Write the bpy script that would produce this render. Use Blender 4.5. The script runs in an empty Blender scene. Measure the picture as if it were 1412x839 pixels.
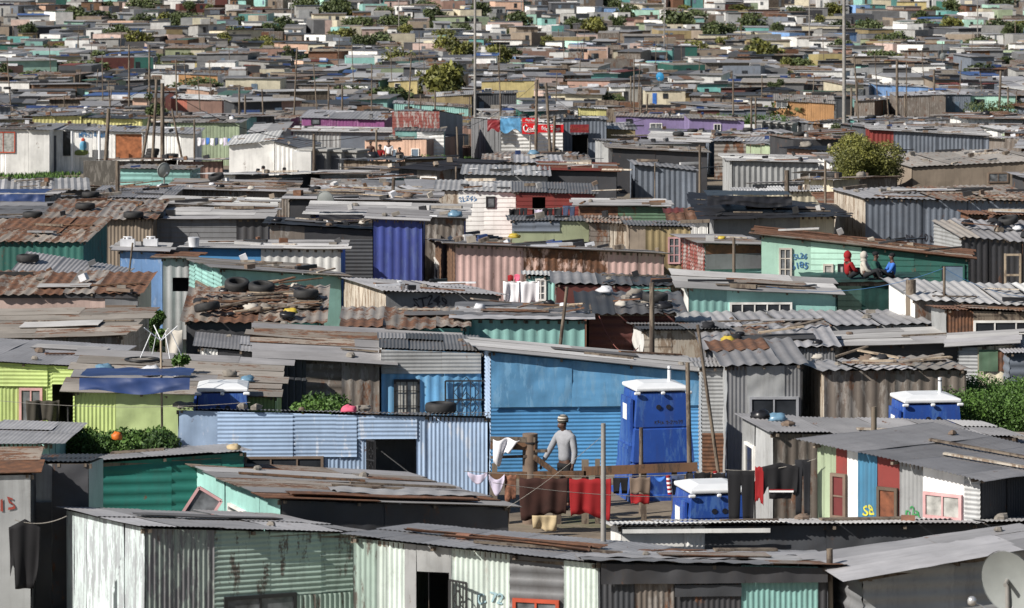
import bpy, math, random
import numpy as np
from mathutils import Vector, Matrix
S = bpy.context.scene
COL = S.collection
PI = math.pi
# ---------------------------------------------------------------- camera, sky, sun, exposure
FPX, CX, YH, CZ = 5000.0, 706.0, -60.0, 24.0       # focal length and horizon row in photo pixels, camera height
cd = bpy.data.cameras.new('camera'); cam = bpy.data.objects.new('camera', cd); COL.objects.link(cam)
cam.location = (0, 0, CZ); cam.rotation_euler = (PI/2, 0, 0)
cd.sensor_width = 36; cd.lens = FPX/1412*36
cd.shift_y = -(419.5 - YH)/1412; cd.clip_start = 1; cd.clip_end = 12000
S.camera = cam
cd.dof.use_dof = True; cd.dof.focus_distance = 84; cd.dof.aperture_fstop = 4.8
SUN = Vector((-0.82, -0.54, 0.70)).normalized()
w = bpy.data.worlds.new('World'); S.world = w; w.use_nodes = True
nt = w.node_tree; bg = nt.nodes['Background']
sk = nt.nodes.new('ShaderNodeTexSky'); sk.sky_type = 'NISHITA'; sk.sun_disc = False
sk.sun_elevation = math.asin(SUN.z); sk.sun_rotation = math.atan2(SUN.x, SUN.y)
nt.links.new(sk.outputs[0], bg.inputs[0]); bg.inputs[1].default_value = 0.056
sl = bpy.data.lights.new('sun', 'SUN'); so = bpy.data.objects.new('sun', sl); COL.objects.link(so)
so.rotation_euler = (-SUN).to_track_quat('-Z', 'Y').to_euler(); so.location = (-60, 0, 80)
sl.energy = 5.0; sl.angle = math.radians(0.5); sl.color = (1.0, 0.94, 0.86)
S.view_settings.view_transform = 'Standard'; S.view_settings.look = 'None'
S.view_settings.exposure = 0.28; S.view_settings.gamma = 1.0; S.view_settings.use_curve_mapping = False

# ---------------------------------------------------------------- terrain and pixel measuring
HK = [(0, 10.4), (115, 10.4), (150, 10.8), (190, 11.6), (227, 12.8), (290, 15.2), (350, 17.0), (480, 18.5), (640, 19.2), (760, 19.0),
      (880, 18.2), (1150, 13.8), (1500, 11.5), (2200, 7.0), (6000, 0.0)]
HD = [k[0] for k in HK]; HV = [k[1] for k in HK]
def gz(Y): return CZ - float(np.interp(Y, HD, HV))
def PX(px, D): return (px - CX)/FPX*D
def PZ(py, D): return CZ - (py - YH)/FPX*D
def toPX(x, y): return CX + FPX*x/y
def toPY(z, y): return YH + FPX*(CZ - z)/y
def dist_for(py, h):                     # how far away something of height h above ground stands when its top shows in row py
    D = 40.0
    while D < 2400 and (CZ - gz(D) - h)/D*FPX + YH > py: D += 0.25
    return D

rnd = random.Random(7)
# ---------------------------------------------------------------- materials
MATS = {}
def new_mat(name):
    m = bpy.data.materials.new(name); m.use_nodes = True
    return m, m.node_tree, m.node_tree.nodes['Principled BSDF']
def C3(c): return (c[0], c[1], c[2], 1)
def paint(name, col, rust=0.0, second=None, samt=0.0, metal=0.0, rough=0.55, streak=0.35, axis='z', bump=0.15, rscale=1.0, dirt=0.35):
    """worn sheet or board: tone noise, streaks that run along the sheet, rust patches, a second coat showing through"""
    if name in MATS: return name
    m, t, bs = new_mat(name); N = t.nodes.new; L = t.links.new
    tc = N('ShaderNodeTexCoord'); oi = N('ShaderNodeObjectInfo')
    mul = N('ShaderNodeVectorMath'); mul.operation = 'SCALE'; mul.inputs[0].default_value = (31, 17, 23); L(oi.outputs['Random'], mul.inputs['Scale'])
    add = N('ShaderNodeVectorMath'); add.operation = 'ADD'; L(tc.outputs['Object'], add.inputs[0]); L(mul.outputs[0], add.inputs[1])
    at = N('ShaderNodeAttribute'); at.attribute_name = 'tint'
    sh = N('ShaderNodeVectorMath'); sh.operation = 'SCALE'; sh.inputs[0].default_value = (13, 29, 7); L(at.outputs['Fac'], sh.inputs['Scale'])
    ad2 = N('ShaderNodeVectorMath'); ad2.operation = 'ADD'; L(add.outputs[0], ad2.inputs[0]); L(sh.outputs[0], ad2.inputs[1])
    P = ad2.outputs[0]
    def noise(scale, det=4, rg=0.6, st=None):
        n = N('ShaderNodeTexNoise'); n.inputs['Scale'].default_value = scale; n.inputs['Detail'].default_value = det; n.inputs['Roughness'].default_value = rg
        if st:
            mp = N('ShaderNodeMapping'); mp.inputs['Scale'].default_value = st; L(P, mp.inputs[0]); L(mp.outputs[0], n.inputs[0])
        else: L(P, n.inputs[0])
        return n.outputs['Fac']
    def ramp(src, a, b, va=0.0, vb=1.0):
        r = N('ShaderNodeMapRange'); L(src, r.inputs[0]); r.inputs[1].default_value = a; r.inputs[2].default_value = b
        r.inputs[3].default_value = va; r.inputs[4].default_value = vb; return r.outputs[0]
    def mix(f, a, b, mode='MIX'):
        x = N('ShaderNodeMix'); x.data_type = 'RGBA'; x.blend_type = mode
        if isinstance(f, float): x.inputs[0].default_value = f
        else: L(f, x.inputs[0])
        for k, v in ((6, a), (7, b)):
            if isinstance(v, tuple): x.inputs[k].default_value = v
            else: L(v, x.inputs[k])
        return x.outputs[2]
    st = {'z': (7, 7, 0.55), 'y': (7, 0.45, 7), 'x': (0.5, 7, 7)}[axis]
    tone = ramp(noise(0.9, 5), 0.3, 0.7, 0.78, 1.16)
    base = N('ShaderNodeVectorMath'); base.operation = 'SCALE'; base.inputs[0].default_value = col; L(tone, base.inputs['Scale'])
    b2 = N('ShaderNodeVectorMath'); b2.operation = 'SCALE'; L(base.outputs[0], b2.inputs[0]); L(ramp(at.outputs['Fac'], 0, 1, 0.72, 1.22), b2.inputs['Scale'])
    c = b2.outputs[0]
    if second and samt > 0:
        c = mix(ramp(noise(1.6, 7, 0.72, (st[0]*0.45+0.6, st[1]*0.45+0.6, st[2]*0.45+0.6)), 0.62-samt*0.35, 0.68-samt*0.35), c, C3(second))
    if streak > 0: c = mix(ramp(noise(1.0, 5, 0.65, st), 0.5, 0.72, 0, streak), c, (0.06, 0.05, 0.045, 1))
    if dirt > 0: c = mix(ramp(noise(3.3*rscale, 8, 0.7), 0.55, 0.75, 0, dirt), c, (0.075, 0.062, 0.05, 1))
    if rust > 0:
        rc = mix(ramp(noise(6.0, 4), 0.35, 0.65), (0.19, 0.09, 0.05, 1), (0.085, 0.05, 0.036, 1))
        f1 = ramp(noise(1.5*rscale, 9, 0.74, (1.8, 1.8, 0.7) if axis == 'z' else ((1.8, 0.7, 1.8) if axis == 'y' else (0.7, 1.8, 1.8))), 0.66-rust*0.36, 0.71-rust*0.34)
        c = mix(f1, c, rc)
        L(ramp(f1, 0, 1, metal, 0.0), bs.inputs['Metallic']); L(ramp(f1, 0, 1, rough, 0.9), bs.inputs['Roughness'])
    else:
        bs.inputs['Metallic'].default_value = metal; bs.inputs['Roughness'].default_value = rough
    L(c, bs.inputs['Base Color'])
    if bump > 0:
        bp = N('ShaderNodeBump'); bp.inputs['Strength'].default_value = bump; bp.inputs['Distance'].default_value = 0.03
        L(noise(5, 4), bp.inputs['Height']); L(bp.outputs[0], bs.inputs['Normal'])
    bs.inputs['Specular IOR Level'].default_value = 0.35
    MATS[name] = m; return name
def flat(name, col, rough=0.7, metal=0.0, noise=0.25, scale=3.0, alpha=None, trans=None):
    if name in MATS: return name
    m, t, bs = new_mat(name); N = t.nodes.new; L = t.links.new
    tc = N('ShaderNodeTexCoord'); n = N('ShaderNodeTexNoise'); n.inputs['Scale'].default_value = scale; n.inputs['Detail'].default_value = 5
    L(tc.outputs['Object'], n.inputs[0])
    r = N('ShaderNodeMapRange'); L(n.outputs['Fac'], r.inputs[0]); r.inputs[1].default_value = 0.3; r.inputs[2].default_value = 0.7
    r.inputs[3].default_value = 1-noise; r.inputs[4].default_value = 1+noise
    v = N('ShaderNodeVectorMath'); v.operation = 'SCALE'; v.inputs[0].default_value = col; L(r.outputs[0], v.inputs['Scale'])
    L(v.outputs[0], bs.inputs['Base Color']); bs.inputs['Roughness'].default_value = rough; bs.inputs['Metallic'].default_value = metal
    if alpha: bs.inputs['Alpha'].default_value = alpha
    MATS[name] = m; return name
def leafmat(name, c1, c2):
    m, t, bs = new_mat(name); N = t.nodes.new; L = t.links.new
    at = N('ShaderNodeAttribute'); at.attribute_name = 'tint'
    x = N('ShaderNodeMix'); x.data_type = 'RGBA'; L(at.outputs['Fac'], x.inputs[0]); x.inputs[6].default_value = C3(c1); x.inputs[7].default_value = C3(c2)
    L(x.outputs[2], bs.inputs['Base Color']); bs.inputs['Roughness'].default_value = 0.65
    bs.inputs['Transmission Weight'].default_value = 0.0
    MATS[name] = m; return name

# galvanised and rusting roofing (streaks run down the slope), in several states
G = {}
def gal(tag, col, rust, streak=0.25, metal=0.08, dirt=0.22):
    for ax in 'zyx': G[tag+ax] = paint('sheet_%s_%s' % (tag, ax), col, rust=rust, streak=streak, metal=metal, rough=0.5, axis=ax, dirt=dirt)
gal('g1', (0.36, 0.355, 0.365), 0.05); gal('g2', (0.28, 0.275, 0.28), 0.12); gal('g3', (0.39, 0.385, 0.385), 0.04, 0.2)
gal('g4', (0.145, 0.145, 0.15), 0.22); gal('lg', (0.52, 0.515, 0.51), 0.07, 0.25)
gal('r1', (0.30, 0.26, 0.22), 0.50, 0.3, 0.1); gal('r2', (0.22, 0.13, 0.09), 0.75, 0.2, 0.0); gal('r3', (0.30, 0.27, 0.24), 0.42, 0.3, 0.15)
gal('tn', (0.31, 0.285, 0.255), 0.25, 0.35, 0.05); gal('dk', (0.06, 0.062, 0.066), 0.15, 0.3, 0.1); gal('bk', (0.02, 0.02, 0.023), 0.03, 0.2, 0.0)
gal('rd', (0.16, 0.035, 0.025), 0.3, 0.25, 0.0, 0.3); gal('wt', (0.70, 0.70, 0.68), 0.05, 0.15, 0.0); gal('gn', (0.06, 0.13, 0.10), 0.15, 0.3, 0.0)
gal('bl', (0.06, 0.12, 0.3), 0.0, 0.2, 0.0)
ROOFS = {'grey': ['g1']*4+['g2']*3+['g3']*2+['r3'], 'lgrey': ['g3']*3+['lg']*3+['g1'], 'mix': ['g1', 'g2', 'g3', 'g4', 'r3', 'r1', 'tn', 'g2', 'g1'],
         'rust': ['r1']*3+['r2']+['r3']*2, 'red': ['rd', 'rd', 'r2', 'g2'], 'brown': ['r2', 'r2', 'r1'], 'tan': ['tn']*4+['r3', 'g2'],
         'dark': ['g4']*3+['dk']+['g2'], 'black': ['bk'], 'silver': ['lg', 'lg', 'g3', 'wt'], 'white': ['wt'], 'green': ['gn', 'gn', 'g4'],
         'greybig': ['g1', 'g1', 'g2', 'g1'], 'rusty_grey': ['g1', 'r3', 'r1', 'g2', 'g3', 'r2']}
# wall paints
W = {}
def wp(tag, col, rust=0.05, second=None, samt=0.0, streak=0.3, dirt=0.3, metal=0.0, rough=0.55):
    W[tag] = paint('paint_'+tag, col, rust=rust, second=second, samt=samt, streak=streak, dirt=dirt, metal=metal, rough=rough)
wp('white', (0.80, 0.80, 0.78), dirt=0.16, streak=0.2); wp('cream', (0.60, 0.55, 0.42)); wp('mintpeel', (0.56, 0.645, 0.65), 0.0, (0.36, 0.39, 0.41), 0.42, dirt=0.1)
wp('greenpeel', (0.35, 0.45, 0.40), 0.03, (0.13, 0.115, 0.10), 0.2); wp('mintwhite', (0.62, 0.71, 0.66), 0.04, (0.45, 0.46, 0.43), 0.15)
wp('darkpeel', (0.32, 0.37, 0.34), 0.03, (0.20, 0.20, 0.21), 0.45)
wp('blue', (0.085, 0.27, 0.52), 0.0, streak=0.1, dirt=0.12); wp('bluelt', (0.12, 0.31, 0.53), 0.03, (0.17, 0.36, 0.56), 0.3, streak=0.2, dirt=0.2)
wp('paleblue', (0.36, 0.48, 0.66), 0.03, (0.5, 0.56, 0.66), 0.12, streak=0.15, dirt=0.16); wp('skyblue', (0.20, 0.36, 0.65), 0.03, (0.30, 0.42, 0.62), 0.25)
wp('navy', (0.045, 0.065, 0.25), 0.08, (0.07, 0.10, 0.28), 0.25, streak=0.3); wp('turq', (0.30, 0.54, 0.50), 0.02, streak=0.12, dirt=0.12)
wp('teal', (0.13, 0.34, 0.32), 0.05, streak=0.2, dirt=0.2); wp('tealdeep', (0.02, 0.15, 0.125), 0.05, streak=0.2, dirt=0.25)
wp('teallt', (0.25, 0.47, 0.44), 0.06, streak=0.2, dirt=0.2); wp('dgreen', (0.03, 0.12, 0.10), 0.2); wp('mint', (0.42, 0.66, 0.55), 0.04, streak=0.15, dirt=0.15)
wp('lime', (0.47, 0.58, 0.22), 0.01, streak=0.14, dirt=0.14); wp('limedull', (0.42, 0.52, 0.24), 0.01, streak=0.1, dirt=0.15)
wp('pink', (0.62, 0.43, 0.40), 0.10, streak=0.25); wp('pinkrust', (0.60, 0.42, 0.36), 0.62, streak=0.3); wp('pinkbeige', (0.50, 0.38, 0.34), 0.05)
wp('peach', (0.66, 0.44, 0.33), 0.04, streak=0.2); wp('brownpink', (0.30, 0.19, 0.155), 0.08); wp('magenta', (0.28, 0.09, 0.235), 0.06, (0.34, 0.15, 0.30), 0.3, streak=0.3)
wp('purple', (0.24, 0.19, 0.36), 0.03, streak=0.25); wp('yellow', (0.55, 0.46, 0.22), 0.03); wp('lemon', (0.62, 0.58, 0.25), 0.03)
wp('ochre', (0.33, 0.26, 0.14), 0.12); wp('orange', (0.50, 0.28, 0.13), 0.05); wp('red', (0.22, 0.04, 0.035), 0.12); wp('redwhite', (0.40, 0.36, 0.34), 0.15, (0.22, 0.06, 0.05), 0.5)
wp('salmon', (0.52, 0.18, 0.13), 0.05); wp('olive', (0.28, 0.31, 0.20), 0.08); wp('sage', (0.33, 0.40, 0.27), 0.05); wp('oldgreen', (0.10, 0.17, 0.11), 0.3)
wp('grey', (0.20, 0.205, 0.215), 0.08, metal=0.15); wp('ltgrey', (0.36, 0.37, 0.375), 0.06, metal=0.1); wp('dkgrey', (0.07, 0.075, 0.085), 0.1); wp('bluegrey', (0.16, 0.185, 0.225), 0.06, metal=0.1)
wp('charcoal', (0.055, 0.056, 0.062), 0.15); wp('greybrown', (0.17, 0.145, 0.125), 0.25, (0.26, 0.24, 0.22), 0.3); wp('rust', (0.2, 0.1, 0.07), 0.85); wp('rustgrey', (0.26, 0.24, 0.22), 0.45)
wp('darkred', (0.10, 0.032, 0.028), 0.25); wp('tancloth', (0.28, 0.23, 0.18), 0.0, rough=0.9); wp('concrete', (0.33, 0.33, 0.32), 0.0, rough=0.9); wp('stone', (0.22, 0.20, 0.18), 0.0, (0.10, 0.09, 0.08), 0.5, rough=0.9)
wp('blueteal', (0.05, 0.17, 0.28), 0.05)
W['wood'] = paint('timber_grey', (0.19, 0.155, 0.12), second=(0.08, 0.06, 0.048), samt=0.35, streak=0.4, rough=0.85, bump=0.3)
W['woodbrown'] = paint('timber_brown', (0.17, 0.095, 0.055), second=(0.07, 0.045, 0.03), samt=0.3, streak=0.4, rough=0.8, bump=0.3)
W['woodlt'] = paint('timber_pale', (0.42, 0.34, 0.25), second=(0.2, 0.15, 0.11), samt=0.25, streak=0.3, rough=0.85, bump=0.3)
W['woodpale'] = paint('timber_bleached', (0.50, 0.45, 0.38), second=(0.25, 0.19, 0.14), samt=0.35, streak=0.35, rough=0.85)
W['rustdoor'] = paint('rusted_sheet_orange', (0.36, 0.13, 0.05), rust=0.4, streak=0.5, second=(0.12, 0.05, 0.03), samt=0.4)
paint('plastic_blue', (0.026, 0.08, 0.34), streak=0.25, dirt=0.22, rough=0.4, second=(0.06, 0.14, 0.38), samt=0.3, bump=0.1); flat('plastic_white', (0.74, 0.76, 0.78), 0.4, noise=0.06)
flat('plastic_dark', (0.015, 0.017, 0.03), 0.5); flat('rubber', (0.022, 0.022, 0.023), 0.75, noise=0.35, scale=9)
flat('window_dark', (0.03, 0.034, 0.04), 0.12, noise=0.5, scale=2); flat('window_lace', (0.36, 0.36, 0.34), 0.35, noise=0.4, scale=7); flat('window_grey', (0.14, 0.15, 0.16), 0.2, noise=0.6, scale=5)
flat('iron_black', (0.02, 0.02, 0.022), 0.5); flat('pole_grey', (0.25, 0.24, 0.225), 0.7); flat('dish_grey', (0.27, 0.29, 0.285), 0.5, noise=0.12); flat('chrome_grey', (0.6, 0.6, 0.6), 0.3, metal=0.6)
flat('cloth_brown', (0.042, 0.015, 0.011), 0.95, noise=0.4, scale=2.5); flat('cloth_red', (0.27, 0.008, 0.011), 0.9, noise=0.12); flat('cloth_white', (0.78, 0.77, 0.80), 0.9, noise=0.05)
flat('cloth_lilac', (0.55, 0.50, 0.62), 0.9, noise=0.06); flat('cloth_black', (0.007, 0.007, 0.009), 0.9); flat('cloth_tan', (0.45, 0.36, 0.22), 0.9, noise=0.12); flat('cloth_taupe', (0.17, 0.125, 0.095), 0.9)
flat('cloth_grey', (0.30, 0.31, 0.335), 0.95, noise=0.12, scale=8); flat('cloth_denim', (0.05, 0.07, 0.13), 0.9); flat('cloth_charcoal', (0.014, 0.015, 0.019), 0.9); flat('cloth_yellow', (0.65, 0.42, 0.02), 0.9)
flat('cloth_green', (0.02, 0.09, 0.07), 0.9); flat('cloth_blue', (0.04, 0.15, 0.5), 0.9); flat('cloth_cream', (0.48, 0.45, 0.40), 0.9); flat('cloth_pink', (0.65, 0.12, 0.2), 0.9); flat('cloth_olive', (0.05, 0.045, 0.035), 0.95)
flat('skin', (0.085, 0.042, 0.028), 0.55, noise=0.1); flat('tarp_blue', (0.025, 0.05, 0.15), 0.45, noise=0.35, scale=1.2); flat('tarp_black', (0.016, 0.016, 0.019), 0.35, noise=0.3, scale=1.5)
flat('tarp_sky', (0.10, 0.30, 0.52), 0.5, noise=0.35); flat('net_green', (0.006, 0.042, 0.036), 0.8, noise=0.5, scale=2, alpha=0.94); flat('bag_white', (0.62, 0.63, 0.66), 0.4, noise=0.2); flat('rustdark', (0.15, 0.05, 0.022), 0.8, noise=.5, scale=8); flat('bag_blue', (0.13, 0.24, 0.34), 0.35, noise=0.3)
flat('stone_grey', (0.22, 0.20, 0.175), 0.95, noise=0.3, scale=6); flat('brick_red', (0.25, 0.12, 0.08), 0.95, noise=0.3, scale=6); flat('sign_red', (0.62, 0.014, 0.02), 0.45, noise=0.05); flat('ink_white', (0.82, 0.82, 0.82), 0.6, noise=0.0)
flat('ink_blue', (0.05, 0.16, 0.34), 0.7, noise=0.1); flat('ink_faint', (0.34, 0.50, 0.56), 0.8)
flat('ink_dark', (0.03, 0.03, 0.04), 0.7, noise=0.0); flat('ink_red', (0.30, 0.05, 0.035), 0.7); flat('ink_green', (0.03, 0.25, 0.07), 0.7); flat('ink_yellow', (0.55, 0.5, 0.04), 0.7)
flat('redpaint', (0.45, 0.07, 0.03), 0.6); flat('pinkpaint', (0.55, 0.32, 0.32), 0.7); flat('whitepaint', (0.72, 0.71, 0.68), 0.6); flat('bluedoor', (0.12, 0.17, 0.23), 0.6); flat('greydoor', (0.10, 0.105, 0.12), 0.6)
flat('roof_ball', (0.6, 0.15, 0.02), 0.5); flat('yellow_plastic', (0.48, 0.36, 0.05), 0.5); flat('rope', (0.3, 0.28, 0.25), 0.9); flat('wire_red', (0.18, 0.06, 0.05), 0.7)
flat('cloth_maroon', (0.12, 0.02, 0.02), 0.8)
leafmat('leaf_olive', (0.035, 0.045, 0.012), (0.25, 0.25, 0.055)); leafmat('leaf_dark', (0.02, 0.035, 0.013), (0.11, 0.14, 0.045)); leafmat('leaf_hedge', (0.014, 0.042, 0.008), (0.095, 0.19, 0.028))
flat('bark', (0.10, 0.075, 0.055), 0.9, noise=0.3)

# ---------------------------------------------------------------- mesh builder
class MB:
    def __init__(s): s.v = []; s.f = []; s.mi = []; s.t = []; s.ms = []; s.n = 0; s.sm = []
    def m(s, name):
        if name not in s.ms: s.ms.append(name)
        return s.ms.index(name)
    def raw(s, P, F, mat, tint=0.5, smooth=False):
        P = np.asarray(P, dtype=float); F = np.asarray(F) + s.n
        s.v.append(P); s.n += len(P); k = s.m(mat)
        s.f.extend(F.tolist()); s.mi.extend([k]*len(F)); s.sm.extend([smooth]*len(F))
        s.t.extend([tint]*len(F) if np.isscalar(tint) else list(tint))
    def grid(s, fn, us, vs, mat, tint=0.5, smooth=True):
        U, V = np.meshgrid(us, vs); P = fn(U.ravel(), V.ravel()); nu, nv = len(us), len(vs)
        i = np.arange(nu-1)[None, :] + (np.arange(nv-1)*nu)[:, None]; i = i.ravel()
        s.raw(P, np.stack([i, i+1, i+1+nu, i+nu], 1), mat, tint, smooth)
    def box(s, x0, x1, y0, y1, z0, z1, mat, tint=0.5):
        P = [(x, y, z) for z in (z0, z1) for y in (y0, y1) for x in (x0, x1)]
        s.raw(P, [(0, 2, 3, 1), (4, 5, 7, 6), (0, 1, 5, 4), (2, 6, 7, 3), (0, 4, 6, 2), (1, 3, 7, 5)], mat, tint)
    def beam(s, p, q, a, b, mat, tint=0.5, up=(0, 0, 1)):
        p = Vector(p); q = Vector(q); d = (q-p).normalized(); u = Vector(up)
        if abs(d.dot(u)) > 0.95: u = Vector((0, 1, 0))
        r = d.cross(u).normalized()*a/2; t = r.cross(d).normalized()*b/2
        P = [tuple(e+i*r+j*t) for e in (p, q) for j in (-1, 1) for i in (-1, 1)]
        s.raw(P, [(0, 2, 3, 1), (4, 5, 7, 6), (0, 1, 5, 4), (2, 6, 7, 3), (0, 4, 6, 2), (1, 3, 7, 5)], mat, tint)
    def tube(s, pts, rs, mat, n=8, tint=0.5):
        pts = [Vector(p) for p in pts]
        if not hasattr(rs, '__len__'): rs = [rs]*len(pts)
        P = []
        for i, p in enumerate(pts):
            d = (pts[min(i+1, len(pts)-1)] - pts[max(i-1, 0)]).normalized()
            u = Vector((0, 0, 1)) if abs(d.z) < 0.9 else Vector((1, 0, 0)); a = d.cross(u).normalized(); b = a.cross(d)
            for k in range(n):
                th = 2*PI*k/n; P.append(tuple(p + rs[i]*(math.cos(th)*a + math.sin(th)*b)))
        Fs = [(i*n+k, i*n+(k+1) % n, (i+1)*n+(k+1) % n, (i+1)*n+k) for i in range(len(pts)-1) for k in range(n)]
        s.raw(P, Fs, mat, tint, True)
        for e in (0, (len(pts)-1)*n):
            s.raw([P[e+k] for k in range(n)], [tuple(range(n))], mat, tint)
    def blob(s, c, r, mat, sx=1, sy=1, sz=1, j=0.15, tint=0.5, seed=0, nu=10, nv=7, flat_base=False, smooth=True):
        rr = random.Random(seed); P = []
        for a in range(nv+1):
            ph = PI*a/nv
            for k in range(nu):
                th = 2*PI*k/nu; q = r*(1+(rr.uniform(-j, j) if 0 < a < nv else 0))
                z = q*math.cos(ph)*sz
                if flat_base and z < -0.35*r*sz: z = -0.35*r*sz
                P.append((c[0]+q*math.sin(ph)*math.cos(th)*sx, c[1]+q*math.sin(ph)*math.sin(th)*sy, c[2]+z))
        Fs = [(a*nu+k, (a+1)*nu+k, (a+1)*nu+(k+1) % nu, a*nu+(k+1) % nu) for a in range(nv) for k in range(nu)]
        s.raw(P, Fs, mat, tint, smooth)
    def build(s, name, parent=None, loc=None):
        me = bpy.data.meshes.new(name)
        V = np.concatenate(s.v) if s.v else np.zeros((0, 3))
        me.from_pydata(V.tolist(), [], s.f)
        for k in s.ms: me.materials.append(MATS[k])
        me.polygons.foreach_set('material_index', s.mi); me.polygons.foreach_set('use_smooth', s.sm)
        a = me.attributes.new('tint', 'FLOAT', 'FACE'); a.data.foreach_set('value', np.asarray(s.t, dtype=np.float32))
        me.update()
        o = bpy.data.objects.new(name, me); COL.objects.link(o)
        if parent is not None: o.parent = parent
        if loc is not None: o.location = loc
        return o
def empty(name, loc, rz=0.0):
    o = bpy.data.objects.new(name, None); COL.objects.link(o); o.location = loc; o.rotation_euler = (0, 0, rz); o.empty_display_size = 0.3
    return o
AUTO = []
def tag(o, label=None, cat=None, group=None, kind=None, auto=None):
    if label: o['label'] = label
    if cat: o['category'] = cat
    if group: o['group'] = group
    if kind: o['kind'] = kind
    if auto: AUTO.append((o, auto))
    return o
def bakeloc(o):        # a thing that is one mesh gets its origin at its own base
    me = o.data; n = len(me.vertices); co = np.empty(n*3); me.vertices.foreach_get('co', co); co = co.reshape(-1, 3)
    c = np.array([co[:, 0].mean(), co[:, 1].mean(), co[:, 2].min()]); me.vertices.foreach_set('co', (co-c).ravel()); o.location = c; me.update(); return o

# ---------------------------------------------------------------- sheets, walls, roofs
def dentf(seed, k=1.0):
    r = np.random.RandomState(seed % 100000); A = r.normal(0, 1.9*k, (6, 2)); ph = r.uniform(0, 6.28, 6)
    def f(u, v):
        s = 0
        for i in range(6): s = s + np.sin(A[i, 0]*u + A[i, 1]*v + ph[i])*(1 if i < 4 else 0.5)
        return s/4
    return f
def crumplef(seed):
    r = np.random.RandomState(seed % 100000); A = r.normal(0, 5.2, (9, 2)); ph = r.uniform(0, 6.28, 9)
    def f(u, v):
        s = 0
        for i in range(9): s = s + (np.abs(np.sin(A[i, 0]*u + A[i, 1]*v + ph[i]))-0.5)*(0.7 if i < 5 else 0.35)
        return s/3
    return f
STY = {'v': ('v', .076, .0105), 'V': ('v', .19, .017), 'X': ('v', .24, .022), 'h': ('h', .076, .0105), 'H': ('h', .19, .018), 's': ('v', .076, .0045), 'f': ('f', 0, 0), 'w': ('w', .14, .01), 'L': ('W', .16, .012), 'p': ('p', 0, 0)}
def sheet(mb, P, u0, u1, v0, v1, style, mat, lod, tint, seed, w0=0.0, topf=None, dent=1.0):
    """one sheet or run of boards on a surface; P(u,v,w) gives the point"""
    kind, pitch, amp = STY[style]
    if u1-u0 < 0.02 or v1-v0 < 0.02: return
    ps = 4 if lod <= 1 else 2
    if lod == 1: pitch = max(pitch, .11) if pitch else 0; amp = max(amp, .015)
    if lod >= 2: pitch = max(pitch, .22) if pitch else 0; amp = max(amp, .015)
    if lod >= 3: pitch = max(pitch, .34); amp = 0.02
    d = dentf(seed); cr = crumplef(seed); dk = 0.012*dent
    step = [0.3, 0.6, 1.5, 3][min(lod, 3)]
    lin = lambda a, b, st: np.linspace(a, b, max(2, int(round((b-a)/st))+1))
    if kind in ('v', 'w'): us = lin(u0, u1, pitch/ps if kind == 'v' else pitch/5); vs = lin(v0, v1, step)
    elif kind in ('h', 'W'): us = lin(u0, u1, step); vs = lin(v0, v1, pitch/ps if kind == 'h' else pitch/5)
    elif kind == 'f': st = 0.07 if lod == 0 else (0.16 if lod == 1 else 0.6); us = lin(u0, u1, st); vs = lin(v0, v1, st)
    else: us = lin(u0, u1, 1.0); vs = lin(v0, v1, 1.0)
    def fn(u, v):
        v_ = v
        if topf is not None: v = np.minimum(v, topf(u))
        if kind == 'v': w_ = amp*np.cos(2*PI*np.round((u-u0)/(us[1]-us[0]))/ps) + dk*d(u, v)
        elif kind == 'h': w_ = amp*np.cos(2*PI*np.round((v_-v0)/(vs[1]-vs[0]))/ps) + dk*d(u, v)
        elif kind == 'w': w_ = -amp*((np.mod((u-u0)/pitch, 1) < 0.12)*1.0) + 0.5*dk*d(u, v) + 0.006*np.sin(37*np.floor((u-u0)/pitch+.01))
        elif kind == 'W': w_ = amp*(1-np.mod((v-v0)/pitch, 1)) + 0.5*dk*d(u, v)
        elif kind == 'f': w_ = 0.045*dent*cr(u, v)
        else: w_ = 0*u
        return P(u, v, w_+w0)
    tf = tint
    mb.grid(fn, us, vs, mat, tf, smooth=kind in ('v', 'h', 'f') and lod < 2)
def rect_sub(r, h):
    (a, b, c, d) = r; (p, q, s, t) = h
    if q <= a or p >= b or t <= c or s >= d: return [r]
    out = []
    if p > a: out.append((a, p, c, d))
    if q < b: out.append((q, b, c, d))
    p2, q2 = max(a, p), min(b, q)
    if s > c: out.append((p2, q2, c, s))
    if t < d: out.append((p2, q2, t, d))
    return out
SH = {}; OCC = []
def add_text(parent, s, p, rot, size, mat, name='painted_lettering', ext=0.002, sx=1.0, align='CENTER'):
    cu = bpy.data.curves.new('t', 'FONT'); cu.body = s; cu.size = size; cu.extrude = ext; cu.align_x = align; cu.align_y = 'CENTER'; cu.resolution_u = 3
    cu.offset = 0.012*size
    ob = bpy.data.objects.new('t', cu); COL.objects.link(ob); bpy.context.view_layer.update()
    dg = bpy.context.evaluated_depsgraph_get(); me = bpy.data.meshes.new_from_object(ob.evaluated_get(dg)); bpy.data.objects.remove(ob)
    me.materials.clear(); me.materials.append(MATS[mat]); me.name = name
    if name == 'painted_lettering':          # hand painted: uneven strokes
        for v in me.vertices:
            a, b = v.co.x/size, v.co.y/size; v.co.x += size*.07*math.sin(2.3*a+5*b+len(s)); v.co.y += size*(.10*math.sin(2.9*a+1)+.05*math.sin(9*a+3*b))
    o = bpy.data.objects.new(name, me); COL.objects.link(o); o.parent = parent; o.location = p; o.rotation_euler = rot; o.scale = (sx, 1, 1)
    return o
class Shack: pass
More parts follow.
